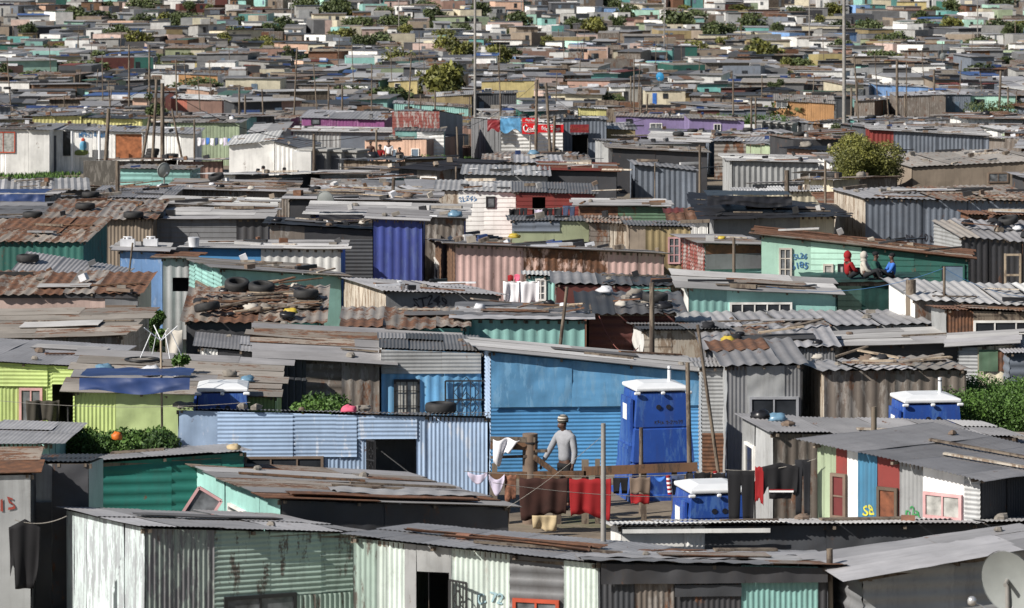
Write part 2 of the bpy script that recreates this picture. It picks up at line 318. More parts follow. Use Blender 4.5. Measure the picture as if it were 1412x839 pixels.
def wallP(s, side):
    if side == 'F': return (lambda u, v, w: np.stack([u+0*v, -w+0*u, v+0*u], 1)), s.W, (lambda u: s.z00+(s.z10-s.z00)*u/s.W)
    if side == 'L': return (lambda u, v, w: np.stack([-w+0*u, u+0*v, v+0*u], 1)), s.dep, (lambda u: s.z00+(s.z01-s.z00)*u/s.dep)
    if side == 'R': return (lambda u, v, w: np.stack([s.W+w+0*u, u+0*v, v+0*u], 1)), s.dep, (lambda u: s.z10+(s.z11-s.z10)*u/s.dep)
    return (lambda u, v, w: np.stack([u+0*v, s.dep+w+0*u, v+0*u], 1)), s.W, (lambda u: s.z01+(s.z11-s.z01)*u/s.W)
def px_axes(s, side):
    c, n = math.cos(s.yaw), math.sin(s.yaw)
    if side == 'F': ox, oy, dx, dy = s.X0, s.Y0, c, n
    elif side == 'L': ox, oy, dx, dy = s.X0, s.Y0, -n, c
    else: ox, oy, dx, dy = s.X0+s.W*c, s.Y0+s.W*n, -n, c
    def cu(px):
        k = (px-CX)/FPX; return (k*oy-ox)/(dx-k*dy)
    def cv(u, py): return PZ(py, oy+u*dy) - s.g
    return cu, cv
def put(P, u, v, w):
    q = P(np.array([u]), np.array([v]), np.array([w]))[0]; return tuple(q)
def add_window(s, side, u0, u1, v0, v1, fm, pm, nx=2, ny=1, bars=False, b=0.05):
    P, L_, tf = wallP(s, side); mb = MB()
    def bar(a0, a1, c0, c1, w0=0.0, w1=0.06):
        pts = [put(P, a, c, w_) for w_ in (w0, w1) for c in (c0, c1) for a in (a0, a1)]
        mb.raw(pts, [(0, 2, 3, 1), (4, 5, 7, 6), (0, 1, 5, 4), (2, 6, 7, 3), (0, 4, 6, 2), (1, 3, 7, 5)], fm)
    bar(u0, u1, v0, v0+b); bar(u0, u1, v1-b, v1); bar(u0, u0+b, v0+b, v1-b); bar(u1-b, u1, v0+b, v1-b)
    for i in range(1, nx): x = u0+(u1-u0)*i/nx; bar(x-b*.3, x+b*.3, v0+b, v1-b, 0, 0.055)
    for i in range(1, ny): z = v0+(v1-v0)*i/ny; bar(u0+b, u1-b, z-b*.25, z+b*.25, 0, 0.052)
    wo = mb.build('window', s.root)
    m2 = MB(); m2.raw([put(P, u0+b*.5, v0+b*.5, .034), put(P, u1-b*.5, v0+b*.5, .034), put(P, u1-b*.5, v1-b*.5, .034), put(P, u0+b*.5, v1-b*.5, .034)], [(0, 1, 2, 3)], pm); m2.build('pane', wo)
    if bars:
        m3 = MB(); n = max(3, int((u1-u0)/0.13))
        for i in range(1, n): x = u0+(u1-u0)*i/n; m3.beam(put(P, x, v0, .075), put(P, x, v1, .075), .014, .014, 'iron_black')
        for k in (0.3, 0.7): m3.beam(put(P, u0, v0+(v1-v0)*k, .075), put(P, u1, v0+(v1-v0)*k, .075), .014, .014, 'iron_black')
        m3.build('burglar_bars', wo)
def add_door(s, side, u0, u1, v0, v1, fm, mat, lod=0):
    P, L_, tf = wallP(s, side); mb = MB()
    def bar(a0, a1, c0, c1, m_, w0=0.0, w1=0.06):
        pts = [put(P, a, c, w_) for w_ in (w0, w1) for c in (c0, c1) for a in (a0, a1)]
        mb.raw(pts, [(0, 2, 3, 1), (4, 5, 7, 6), (0, 1, 5, 4), (2, 6, 7, 3), (0, 4, 6, 2), (1, 3, 7, 5)], m_)
    bar(u0+.05, u1-.05, v0, v1-.05, mat, 0, .035)
    if fm: bar(u0, u0+.05, v0, v1, fm); bar(u1-.05, u1, v0, v1, fm); bar(u0+.05, u1-.05, v1-.05, v1, fm)
    d = mb.build('door', s.root)
    if lod == 0:
        m2 = MB(); m2.blob(put(P, u1-.13, v0+(v1-v0)*.47, .06), .025, 'chrome_grey', j=0); m2.build('handle', d)
def add_gate(s, side, u0, u1, v0, v1, swing=0.0, m='iron_black', nx=5):
    P, L_, tf = wallP(s, side); mb = MB(); c, n = math.cos(swing), math.sin(swing)
    def q(a, z): return put(P, u0+a*c, z, .07+a*n)
    w_ = u1-u0
    for z in (v0, (v0+v1)/2, v1): mb.beam(q(0, z), q(w_, z), .025, .03, m)
    for i in range(nx+1): mb.beam(q(w_*i/nx, v0), q(w_*i/nx, v1), .018 if 0 < i < nx else .035, .018, m)
    for i in range(2):                               # the scroll work as two open diamonds
        zc = v0+(v1-v0)*(.3+.4*i); a = w_*.5; r = w_*.3
        pts = [q(a-r, zc), q(a, zc+r*1.2), q(a+r, zc), q(a, zc-r*1.2)]
        for k in range(4): mb.beam(pts[k], pts[(k+1) % 4], .014, .014, m)
    return mb.build('security_gate', s.root)
def build_walls(s, specs, holes, lod, seed, names={'F': 'front', 'L': 'left', 'R': 'right', 'B': 'back'}):
    mb = MB(); r = random.Random(seed)
    for side, panels in specs.items():
        P, L, tf = wallP(s, side)
        hs = [h[1:] for h in holes if h[0] == side]
        for pi, (a, b, c, d, sty, col, over) in enumerate(panels):
            a = max(a, 0) if a is not None else 0; b = min(b, L) if b is not None else L
            x = a
            while x < b-0.02:
                wd = r.uniform(.7, 1.5) if sty not in 'pf' else r.uniform(1.6, 2.6)
                x1 = x+wd
                if b-x1 < .35: x1 = b
                base = (x, x1, -0.5 if c is None else c, 9.0 if d is None else d)
                top = max(tf(x), tf(x1))
                base = (base[0], base[1], base[2], min(base[3], top))
                rects = [base]
                for h in hs: rects = [q for k in rects for q in rect_sub(k, h)]
                tint = r.uniform(.2, .8) if not over else r.uniform(.35, .65); w0 = r.uniform(0, .01) + (.042*over)
                for q in rects: sheet(mb, P, q[0], q[1], q[2], q[3], sty, col, lod, tint, r.randrange(99999), w0, tf, 1.0)
                x = x1
    return mb.build('wall', s.root)
def build_roof(s, pal, rib, lod, seed, ov=.16, sty='v', rag=0.09, amp=1.0, drop=0.0):
    mb = MB(); r = random.Random(seed); W_, D_ = s.W, s.dep
    def zr(u, v): return (s.z00*(1-u/W_)*(1-v/D_) + s.z10*u/W_*(1-v/D_) + s.z01*(1-u/W_)*v/D_ + s.z11*u/W_*v/D_)
    s.zr = zr
    def P(u, v, w): return np.stack([u, v, zr(u, v)+w+.03], 1)
    mats = ROOFS[pal]; ax = rib
    if rib == 'y':
        x = -ov
        while x < W_+ov-.02:
            x1 = x+r.uniform(.6, 1.3) if lod < 2 else x+r.uniform(1.0, 2.2)
            if W_+ov-x1 < .3: x1 = W_+ov
            va = -ov-r.uniform(-rag, rag); vb = D_+ov*r.uniform(.3, 1.6)
            cuts = [va, vb] if (r.random() < .65 or lod > 1) else [va, va+(vb-va)*r.uniform(.35, .65), vb]
            for k in range(len(cuts)-1):
                sheet(mb, P, x-(.04 if k else 0), x1, cuts[k]-(.1 if k else 0), cuts[k+1], sty, G[r.choice(mats)+'y'], lod, r.random(), r.randrange(99999), r.uniform(.002, .02)+.012*k, None, 1.7*amp)
            x = x1
    else:
        v = -ov
        while v < D_+ov-.02:
            v1 = v+r.uniform(.6, 1.0)
            if D_+ov-v1 < .25: v1 = D_+ov
            x = -ov - r.uniform(0, .15)
            while x < W_+ov-.05:
                x1 = x+r.uniform(1.8, 3.4)
                if W_+ov-x1 < .6: x1 = W_+ov+r.uniform(-.05, .15)
                sheet(mb, P, x-.05, x1, v-.05, v1, {'v': 'h', 'V': 'H', 'X': 'H', 'f': 'f', 'w': 'L', 's': 'h'}[sty], G[r.choice(mats)+'x'], lod, r.random(), r.randrange(99999), r.uniform(.002, .02), None, amp)
                x = x1
            v = v1
    o = mb.build('roof', s.root)
    if lod < 2:      # rafters and purlins show at the eaves
        m2 = MB(); n = max(2, int(W_/1.1))
        m2.beam((-.05, .03, s.z00-.04), (W_+.05, .03, s.z10-.04), .05, .07, W['wood'])
        for i in range(n+1):
            u = W_*i/n; u = min(max(u, .05), W_-.05); m2.beam((u, -ov*.7, zr(u, 0)-.02), (u, D_, zr(u, D_)-.02), .045, .05, W['wood'])
        m2.build('rafters', s.root)
    return o
def occ_add(s, m=.35):
    c, n = math.cos(s.yaw), math.sin(s.yaw)
    OCC.append((s.X0, s.Y0, c, n, s.W, s.dep, m))
def occ_hit(X0, Y0, yaw, Wd, dp, m=.25):
    c, n = math.cos(yaw), math.sin(yaw)
    pts = [(X0+u*Wd*c-v*dp*n, Y0+u*Wd*n+v*dp*c) for u in (0, .25, .5, .75, 1) for v in (0, .5, 1)]
    for (x, y, cc, nn, w_, d_, mm) in OCC:
        if abs(y-Y0) > 16 or abs(x-X0) > 20: continue
        for (px, py) in pts:
            a = (px-x)*cc+(py-y)*nn; b = -(px-x)*nn+(py-y)*cc
            if -m-mm < a < w_+m+mm and -m-mm < b < d_+m+mm: return True
        for a in (0, .5, 1):
            for b in (0, .5, 1):
                qx, qy = x+a*w_*cc-b*d_*nn-X0, y+a*w_*nn+b*d_*cc-Y0
                e = qx*c+qy*n; f_ = -qx*n+qy*c
                if -m < e < Wd+m and -m < f_ < dp+m: return True
    return False
def shack(sn, xa, xb, ya, yb=None, h=2.3, yaw=0, dep=3.6, xl=None, xr=None, yk=None, ykr=None, F=(), L=(), R=(), roof='grey', rib='y', rsty='v', amp=1.0, ov=.16,
          D=None, cat='shack', ft=(), lod=None, group=None, label=None, clutter=None, rag=.08):
    """a shack measured off the photograph: xa/xb columns of its front corners, ya/yb rows of the eave there, yk/ykr rows of the back edge"""
    s = Shack(); seed = sum(map(ord, sn))*7+int(xa)
    s.Y0 = D if D else dist_for(ya, h); s.X0 = PX(xa, s.Y0); s.yaw = math.radians(yaw); s.g = gz(s.Y0); s.W = 1; s.dep = dep
    if yb is None: yb = ya
    cu, cv = px_axes(s, 'F'); s.W = cu(xb)
    if xl is not None: s.dep = px_axes(s, 'L')[0](xl)
    if xr is not None: s.dep = px_axes(s, 'R')[0](xr)
    c, n = math.cos(s.yaw), math.sin(s.yaw)
    Yb = s.Y0+s.W*n; Yk = s.Y0+s.dep*c; Ykr = Yb+s.dep*c
    s.z00 = PZ(ya, s.Y0)-s.g; s.z10 = PZ(yb, Yb)-s.g
    s.z01 = (PZ(yk, Yk)-s.g) if yk is not None else s.z00-.04*s.dep
    s.z11 = (PZ(ykr, Ykr)-s.g) if ykr is not None else s.z10+(s.z01-s.z00)
    s.root = empty('shack' if cat == 'shack' else cat.replace(' ', '_'), (s.X0, s.Y0, s.g), s.yaw)
    tag(s.root, label or sn, cat, group or 'shacks of the settlement')
    s.sn = sn; s.lod = lod if lod is not None else (0 if s.Y0 < 84 else 1 if s.Y0 < 135 else 2)
    specs = {}; holes = []
    fts = []
    for f in ft:
        side = 'F'; f = list(f)
        if f[0] in ('L:', 'R:'): side = f[0][0]; f = f[1:]
        cu, cv = px_axes(s, side); u0, u1 = cu(f[1]), cu(f[2])
        if u1 < u0: u0, u1 = u1, u0
        um = (u0+u1)/2
        v1 = cv(um, f[3]); v0 = cv(um, f[4]) if f[4] is not None else 0.0
        v0 = max(v0, -.2)
        fts.append((f[0], side, u0, u1, v0, v1, f[5:]))
        if f[0] in ('hole', 'gatehole'): holes.append((side, u0, u1, v0, v1))
    for side, pan in (('F', F), ('L', L), ('R', R), ('B', ())):
        out = []; cu, cv = px_axes(s, side if side != 'B' else 'F')
        pan = pan or (((None, None, 'v', 'grey'),) if side != 'B' else ((None, None, 'p', 'grey'),))
        if side in 'LR' and not (L if side == 'L' else R) and F: pan = ((None, None, F[0][2], F[0][3]),)
        for p in pan:
            x0, x1, sty, col = p[:4]; a = cu(x0) if x0 is not None else None; b = cu(x1) if x1 is not None else None
            if a is not None and b is not None and a > b: a, b = b, a
            um = ((a or 0)+(b if b is not None else s.W))/2
            over = 0; vt = vb = None
            if len(p) > 4:
                over = p[6] if len(p) > 6 else 1
                if p[4] is not None: vt = cv(um, p[4])
                if p[5] is not None: vb = cv(um, p[5])
            out.append((a, b, vb, vt, sty, W.get(col) or G[col+'z'], over))
        specs[side] = out
    build_walls(s, specs, holes, s.lod, seed)
    if roof == 'greybig' and rsty == 'v': rsty = 's'
    build_roof(s, roof, rib, s.lod, seed+5, ov=ov, sty=rsty, amp=amp, rag=rag)
    for (k, side, u0, u1, v0, v1, o) in fts:
        if k == 'win': add_window(s, side, u0, u1, v0, v1, o[0], o[1], *(o[2:] if len(o) > 2 else ()))
        elif k == 'door': add_door(s, side, u0, u1, v0, v1, o[0], o[1], s.lod)
        elif k == 'gate': add_gate(s, side, u0, u1, v0, v1, *(o or ()))
        elif k == 'text':
            P, _, _ = wallP(s, side); rot = {'F': (PI/2, 0, 0), 'L': (PI/2, 0, -PI/2), 'R': (PI/2, 0, PI/2)}[side]
            add_text(s.root, o[0], put(P, (u0+u1)/2, (v0+v1)/2, .022), rot, (v1-v0)*1.25, o[1], sx=o[2] if len(o) > 2 else 1.0)
    SH[sn] = s; occ_add(s)
    return s
def roof_world(s, u, v, dz=0.0):
    c, n = math.cos(s.yaw), math.sin(s.yaw)
    return Vector((s.X0+u*c-v*n, s.Y0+u*n+v*c, s.g+float(s.zr(u, v))+.045+dz))
def roof_at_px(s, px, py):            # point of the roof seen at this pixel
    best = None
    for i in range(41):
        for j in range(41):
            p = roof_world(s, s.W*i/40, s.dep*j/40); d = (toPX(p.x, p.y)-px)**2+(toPY(p.z, p.y)-py)**2
            if best is None or d < best[0]: best = (d, p, s.W*i/40, s.dep*j/40)
    return best[1], best[2], best[3]
# ---------------------------------------------------------------- loose things
def tyre(p, r=.29, label=None, auto=None, tilt=(0, 0), stackz=0):
    mb = MB(); n = 20; prof = [(-.095, .62), (-.10, .75), (-.085, .93), (-.05, 1.0), (.05, 1.0), (.085, .93), (.10, .75), (.095, .62), (.06, .60), (-.06, .60)]
    P = []
    for k in range(n):
        th = 2*PI*k/n
        for (z, q) in prof: P.append((r*q*math.cos(th), r*q*math.sin(th), z+.10))
    m_ = len(prof); Fs = [(k*m_+i, ((k+1) % n)*m_+i, ((k+1) % n)*m_+(i+1) % m_, k*m_+(i+1) % m_) for k in range(n) for i in range(m_)]
    mb.raw(P, Fs, 'rubber', .5, True); o = mb.build('car_tyre', None, (p[0], p[1], p[2]+stackz)); o.rotation_euler = (tilt[0], tilt[1], rnd.uniform(0, 6))
    tag(o, label, 'tyre', 'old tyres weighing down roofs', auto=auto); return o
def plank(p, q, a=.10, b=.03, mat=None, name='timber_plank', label=None, auto=None, cat='plank', group='planks lying on roofs'):
    mb = MB(); p = Vector(p); q = Vector(q); mid = (p+q)/2
    mb.beam(p-p, q-p, a, b, mat or W['wood']); o = mb.build(name, None, p); tag(o, label, cat, group, auto=auto); return o
def stone(p, r=.12, label=None, auto=None, mat='stone_grey', sx=1.3, cat='stone', name='stone', group='stones and bricks weighing down roofs'):
    mb = MB(); mb.blob((0, 0, r*.35), r, mat, sx, .9, .65, .22, seed=rnd.randrange(9999), nu=7, nv=5, flat_base=True, smooth=False)
    o = mb.build(name, None, p); o.rotation_euler = (0, 0, rnd.uniform(0, 3)); tag(o, label, cat, group, auto=auto); return o
def brick(p, mat='brick_red', label=None, auto=None, l=.22):
    mb = MB(); mb.box(-l/2, l/2, -.055, .055, 0, .08, mat); o = mb.build('brick', None, p); o.rotation_euler = (0, 0, rnd.uniform(-.6, .6)); tag(o, label, 'brick', 'stones and bricks weighing down roofs', auto=auto); return o
def bag(p, r=.2, mat='bag_white', label=None, auto=None, name='plastic_bag', cat='plastic bag', sx=1.2, group='bags and bundles on roofs', sz=.7):
    mb = MB(); mb.blob((0, 0, r*.35), r, mat, sx, 1, sz, .3, seed=rnd.randrange(9999), nu=11, nv=8, flat_base=True)
    o = mb.build(name, None, p); tag(o, label, cat, group, auto=auto); return o
def loose_sheet(s, u0, u1, v0, v1, dz, col, sty='v', rib='x', label=None, auto=None, name='loose_iron_sheet', cat='iron sheet'):
    mb = MB(); P0 = roof_world(s, u0, v0); th = s.yaw; c, n = math.cos(th), math.sin(th)
    def P(u, v, w_):
        z = s.zr(u, v)
        return np.stack([s.X0+u*c-v*n-P0.x, s.Y0+u*n+v*c-P0.y, s.g+z+w_+.05+dz-P0.z], 1)
    sheet(mb, P, u0, u1, v0, v1, {'y': sty, 'x': {'v': 'h', 'V': 'H', 'f': 'f'}[sty]}[rib], G[col+rib] if col+'y' in G else W.get(col, col), s.lod, .5, rnd.randrange(9999), 0, None, 1.6)
    o = mb.build(name, None, P0); tag(o, label, cat, 'loose sheets lying on roofs', auto=auto); return o
def pole(px, py0, py1, D=None, r=.05, r1=None, label=None, auto=None, mat=None, name='timber_pole', lean=0.0, cat='pole', group='poles standing between the shacks', h=None):
    """py1 is where its foot meets the ground or roof; D its distance"""
    if D is None: D = dist_for(py1, 0.0)
    z1 = PZ(py0, D); z0 = min(gz(D), PZ(py1, D)) ; x = PX(px, D); mb = MB()
    mb.tube([(0, 0, 0), (lean*(z1-z0)*.5, 0, (z1-z0)*.5), (lean*(z1-z0), 0, z1-z0)], [r, (r+(r1 or r*.8))/2, r1 or r*.8], mat or W['wood'], 8)
    o = mb.build(name, None, (x-lean*(z1-z0), D, z0)); tag(o, label, cat, group, auto=auto); return o
ORD = ['first', 'second', 'third', 'fourth', 'fifth', 'sixth', 'seventh', 'eighth', 'ninth', 'tenth', 'eleventh', 'twelfth', 'thirteenth', 'fourteenth', 'fifteenth', 'sixteenth', 'seventeenth', 'eighteenth', 'nineteenth', 'twentieth']
def finish_labels():
    bpy.context.view_layer.update()
    grp = {}
    for o, base in AUTO:
        p = o.matrix_world.translation; px = toPX(p.x, p.y); py = toPY(p.z+1, p.y)
        if '{zone}' in base:
            hz = ['far left', 'centre left', 'centre', 'centre right', 'far right'][min(4, max(0, int(px/283)))]
            vz = 'top edge' if py < 45 else 'farthest rows' if py < 90 else 'far rows' if py < 140 else 'upper middle rows' if py < 200 else 'middle rows' if py < 290 else 'lower middle rows' if py < 430 else 'near rows'
            base = base.replace('{zone}', vz+' at '+hz)
        grp.setdefault(base, []).append((px, o))
    for base, l in grp.items():
        if len(l) == 1: l[0][1]['label'] = base; continue
        l.sort(key=lambda t: t[0])
        for i, (px, o) in enumerate(l): o['label'] = base+', '+(ORD[i] if i < 20 else 'number %d' % (i+1))+' from left'
# ---------------------------------------------------------------- ground
def build_ground():
    m, t, bs = new_mat('sandy_ground'); N = t.nodes.new; L = t.links.new
    tc = N('ShaderNodeTexCoord'); n = N('ShaderNodeTexNoise'); n.inputs['Scale'].default_value = .35; n.inputs['Detail'].default_value = 9; n.inputs['Roughness'].default_value = .7; L(tc.outputs['Object'], n.inputs[0])
    r = N('ShaderNodeValToRGB'); e = r.color_ramp.elements; e[0].position = .35; e[0].color = (.08, .065, .05, 1); e[1].position = .55; e[1].color = (.22, .18, .135, 1)
    x = e.new(.66); x.color = (.09, .10, .045, 1); L(n.outputs['Fac'], r.inputs[0]); L(r.outputs[0], bs.inputs['Base Color']); bs.inputs['Roughness'].default_value = .95
    MATS['sandy_ground'] = m
    mb = MB(); ys = np.array([-60, 0, 40, 60, 80, 100, 115, 130, 150, 170, 190, 210, 227, 250, 270, 290, 320, 350, 400, 450, 520, 600, 700, 800, 1000, 1200, 1400, 1600, 1900, 2200, 3000, 4500, 6000, 9000.])
    us = np.linspace(-1, 1, 41)
    def fn(u, v):
        hw = np.maximum(160, .6*v); z = CZ - np.interp(v, HD, HV); return np.stack([u*hw, v, z], 1)
    mb.grid(fn, us, ys, 'sandy_ground', .5, False); o = mb.build('ground'); tag(o, kind='structure')
build_ground()
k = 'window_dark'; lace = 'window_lace'; wg = 'window_grey'
# ---------------------------------------------------------------- front row
flat('rusted',(0.33,0.12,0.05),0.8,noise=0.45,scale=4)
shack('peeling white and green corrugated shack nearest the camera at lower left', 200, 492, 729, 736, h=2.15, yaw=21, xl=92, yk=704, ykr=712,
      L=((None, None, 'v', 'mintpeel'),), F=((200, 240, 'v', 'darkpeel'), (240, 295, 'v', 'darkpeel'), (295, 492, 'h', 'greenpeel'), (407, 492, 'v', 'greenpeel', 818, None, 1)),
      roof='greybig', rib='y', amp=.6, ft=(('win', 308, 408, 820, 870, 'iron_black', wg, 2, 1),))
shack('mint white corrugated shack with dark doorway and iron gate at the bottom', 488, 826, 742, 778, h=2.1, yaw=-17, dep=3.4, yk=728, ykr=757,
      F=((488, 520, 'v', 'greenpeel'), (520, 532, 'v', 'mintwhite'), (532, 558, 'v', 'mintwhite'), (558, 574, 'p', 'ltgrey'), (574, 623, 'f', 'ltgrey'), (623, 703, 'v', 'mintwhite'), (703, 778, 'H', 'grey'), (778, 826, 'v', 'mintwhite')),
      roof='greybig', rib='y', amp=.6, ft=(('gatehole', 575, 620, 789, 860), ('gate', 622, 654, 800, 880, .5), ('win', 708, 772, 826, 870, 'redpaint', wg, 2, 1), ('text', 655, 697, 818, 834, 'C 72', 'ink_faint')))
shack('dark corrugated shack with a rust edged flat roof at bottom centre', 828, 1140, 776, 782, h=2.0, yaw=3, dep=3.0, yk=763, ykr=764,
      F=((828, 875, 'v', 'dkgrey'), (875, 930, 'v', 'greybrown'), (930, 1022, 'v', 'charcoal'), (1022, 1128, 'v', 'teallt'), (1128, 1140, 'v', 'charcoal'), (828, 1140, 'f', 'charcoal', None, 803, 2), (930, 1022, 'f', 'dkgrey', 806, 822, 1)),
      roof='rusty_grey', rib='x', rsty='f')
shack('grey sheet shack with a wide smooth roof at lower right', 1190, 1440, 795, 752, h=1.9, yaw=12, xl=1145, yk=768, ykr=733,
      F=((1190, 1440, 'H', 'ltgrey'),), L=((None, None, 'H', 'grey'),), roof='greybig', rib='x', rsty='f', amp=.2, ov=.28)
shack('long low shack with white lipped roof edge and white end wall', 857, 1440, 727, 722, h=1.9, yaw=2, dep=2.6, yk=722, ykr=716, D=56.5,
      F=((857, 943, 'p', 'white'), (943, 972, 'v', 'white'), (972, 1440, 'f', 'dkgrey'), (846, 1060, 'p', 'white', None, 732, 5.5)), roof='lgrey', rib='y', rsty='v', amp=.5, ov=.22)
loose_sheet(SH['long low shack with white lipped roof edge and white end wall'], -.2, 2.6, -.26, .5, .02, 'wt', 'v', 'y', 'white painted edge sheet along the left end of the long low roof')
shack('pale grey shack with red painted number at the left edge', -60, 42, 657, 655, h=2.4, yaw=4, dep=2.0, ov=.04, yk=622, F=((-60, 60, 'p', 'ltgrey'),), R=((None, None, 'f', 'charcoal'),), roof='brown', rib='x',  # right wall in charcoal: shade of the gap beside it put into its colour
      ft=(('text', 0, 18, 688, 708, '15', 'ink_red'),))
shack('black recessed shack with a grey panel between grey and deep green ones', 40, 122, 640, 640, h=2.1, yaw=0, dep=2.0, D=57.2, yk=632, F=((40, 72, 'p', 'ltgrey'), (72, 122, 'f', 'charcoal'), (40, 72, 'f', 'charcoal', 692, None, 1)), L=((None, None, 'f', 'charcoal'),), roof='dark', ov=.03)  # charcoal sheets and body added to paint a shaded gap; grey panel is real
shack('deep green corrugated shack with plain grey roof behind the nearest shack', 117, 336, 640, 624, h=1.7, yaw=10, xl=70, yk=618, ykr=602,
      F=((117, 336, 'H', 'tealdeep'),), L=((None, None, 'w', 'wood'),), roof='greybig', rib='y', amp=.4)
shack('turquoise shack under a long grey and rusty roof', 388, 700, 690, 700, h=1.75, yaw=20, xl=262, yk=640, ykr=655,
      F=((388, 700, 'f', 'charcoal'),), L=((None, None, 'v', 'turq'),), roof='rusty_grey', rib='x', rsty='v', ov=.12, ft=(('L:', 'win', 318, 340, 699, 712, 'whitepaint', k, 1, 1),))
shack('small turquoise shack with pale roof at the left edge', -70, 68, 612, 613, h=2.0, yaw=2, dep=4.2, yk=584, ykr=588, F=((-70, 68, 'v', 'turq'),), roof='greybig', rib='y', amp=.4, ov=.3)
# ---------------------------------------------------------------- pale blue, bright blue and lime shacks
shack('long low pale blue corrugated shack with open doorway', 247, 673, 566, 577, h=2.0, yaw=2, dep=1.2, yk=566, ykr=574,
      L=((None, None, 'f', 'paleblue'),), F=((247, 300, 'f', 'paleblue'), (300, 672, 'v', 'paleblue'), (300, 492, 'h', 'paleblue', None, 630, 1), (493, 575, 'h', 'paleblue', None, 605, 1)), roof='dark', rib='y', ov=.05,
      ft=(('gatehole', 505, 574, 606, 670), ('gate', 506, 524, 606, 660, .9), ('win', 337, 446, 629, 648, 'woodlt_frame' if 0 else 'cloth_taupe', k, 3, 1)))
shack('tall bright blue shack with smooth sheet over corrugated sheet', 677, 966, 486, 514, h=2.45, yaw=5, xl=661, yk=470, ykr=494,
      L=((None, None, 'h', 'paleblue'),), F=((677, 966, 'h', 'blue'), (677, 966, 'f', 'bluelt', None, 560, 1.3)), roof='lgrey', rib='x', rsty='h' if 0 else 'v', ov=.2, amp=.5)
shack('blue and white corrugated shack with barred window', 526, 663, 482, 487, h=2.35, yaw=2, dep=3.0, yk=462, F=((526, 663, 'V', 'bluelt'), (526, 663, 'h', 'ltgrey', None, 515, 1)),
      L=((None, None, 'v', 'white'),), roof='dark', ov=.05, ft=(('win', 543, 579, 523, 575, 'iron_black', lace, 2, 1, True), ('gate', 614, 672, 525, 577)))
shack('weathered dark shack of mixed iron sheets', 372, 523, 494, 502, h=2.2, yaw=4, dep=3.6, xl=None, yk=452, ykr=458, F=((372, 388, 'f', 'charcoal'), (388, 422, 'w', 'dkgrey'), (422, 471, 'H', 'greybrown'), (471, 523, 'V', 'greybrown')), roof='mix', rib='x', ov=.25)
shack('charcoal low shack with pale roof between lime and blue shacks', 276, 388, 480, 490, h=2.0, yaw=4, dep=3.4, yk=462, F=((276, 300, 'v', 'white'), (300, 388, 'f', 'charcoal')), roof='greybig', rib='y', amp=.5)
shack('lime green corrugated shack at the left edge', -60, 128, 496, 508, h=2.3, yaw=-5, dep=3.8, yk=470, ykr=480, F=((-60, 66, 'v', 'lime'), (66, 128, 'h', 'lime'), (-60, 66, 'h', 'lime', None, 532, 1)), roof='greybig', rib='y', amp=.5,
      ft=(('win', 27, 59, 535, 584, 'pinkpaint', wg, 2, 1), ('hole', 72, 101, 530, 600)))
shack('lime green low shack under a striped weathered roof', 104, 378, 541, 548, h=2.1, yaw=2, dep=4.4, yk=486, ykr=500, F=((104, 160, 'v', 'lime'), (160, 275, 'f', 'limedull'), (275, 378, 'v', 'lime')), roof='tan', rib='x', rsty='v', ov=.15)
shack('grey block shack with two dark windows behind the tall toilet', 1003, 1104, 506, 504, h=2.35, yaw=1, dep=3.6, yk=474, ykr=470, F=((1003, 1030, 'v', 'grey'), (1030, 1082, 'f', 'ltgrey'), (1082, 1104, 'v', 'grey')), L=((None, None, 'f', 'ltgrey'),),
      roof='rusty_grey', rib='y', rsty='X', ft=(('win', 1033, 1101, 547, 590, 'cloth_grey', k, 2, 1),))
shack('narrow lean-to of grey and rusty horizontal sheets', 968, 1003, 508, 508, h=2.2, yaw=0, dep=1.4, yk=498, F=((968, 1003, 'h', 'ltgrey'), (968, 1003, 'h', 'rust', 597, None, 1)), roof='grey')
shack('brown grey shack of tall ribbed sheets beside the hedge', 1136, 1330, 512, 511, h=2.3, yaw=3, xl=1105, yk=500, ykr=494, F=((1136, 1330, 'X', 'greybrown'),), L=((None, None, 'w', 'woodpale'),), roof='mix', rib='y', rsty='X')
shack('shack with overhanging torn roof and dark boarded front', 1166, 1320, 478, 474, h=2.3, yaw=2, dep=3.0, yk=462, ykr=455, D=79.5, F=((1166, 1320, 'L', 'dkgrey'),), roof='lgrey', rib='x', rsty='v', ov=.35)
shack('pale patched shack with cream sheets right of the torn roof', 1322, 1396, 480, 476, h=2.2, yaw=-8, dep=2.6, yk=462, F=((1322, 1348, 'h', 'ltgrey'), (1348, 1396, 'X', 'cream'), (1350, 1376, 'f', 'oldgreen', 482, 512, 1), (1376, 1394, 'v', 'rust', 484, 512, 1)), roof='lgrey', rib='x')
shack('blue grey corrugated shack cut by the right edge', 1392, 1450, 488, 486, h=2.2, yaw=0, dep=3, yk=470, F=((1392, 1450, 'H', 'bluegrey'),), roof='grey')
shack('silver and rust striped shack behind the many coloured one', 1067, 1400, 598, 604, h=2.0, yaw=9, xl=1024, yk=576, ykr=585, F=((1067, 1142, 'V', 'greybrown'), (1142, 1400, 'v', 'rustgrey')), L=((None, None, 'V', 'ltgrey'),), roof='grey', rib='y', amp=.5,
      ft=(('L:', 'win', 1030, 1042, 612, 660, 'whitepaint', k, 1, 1),))
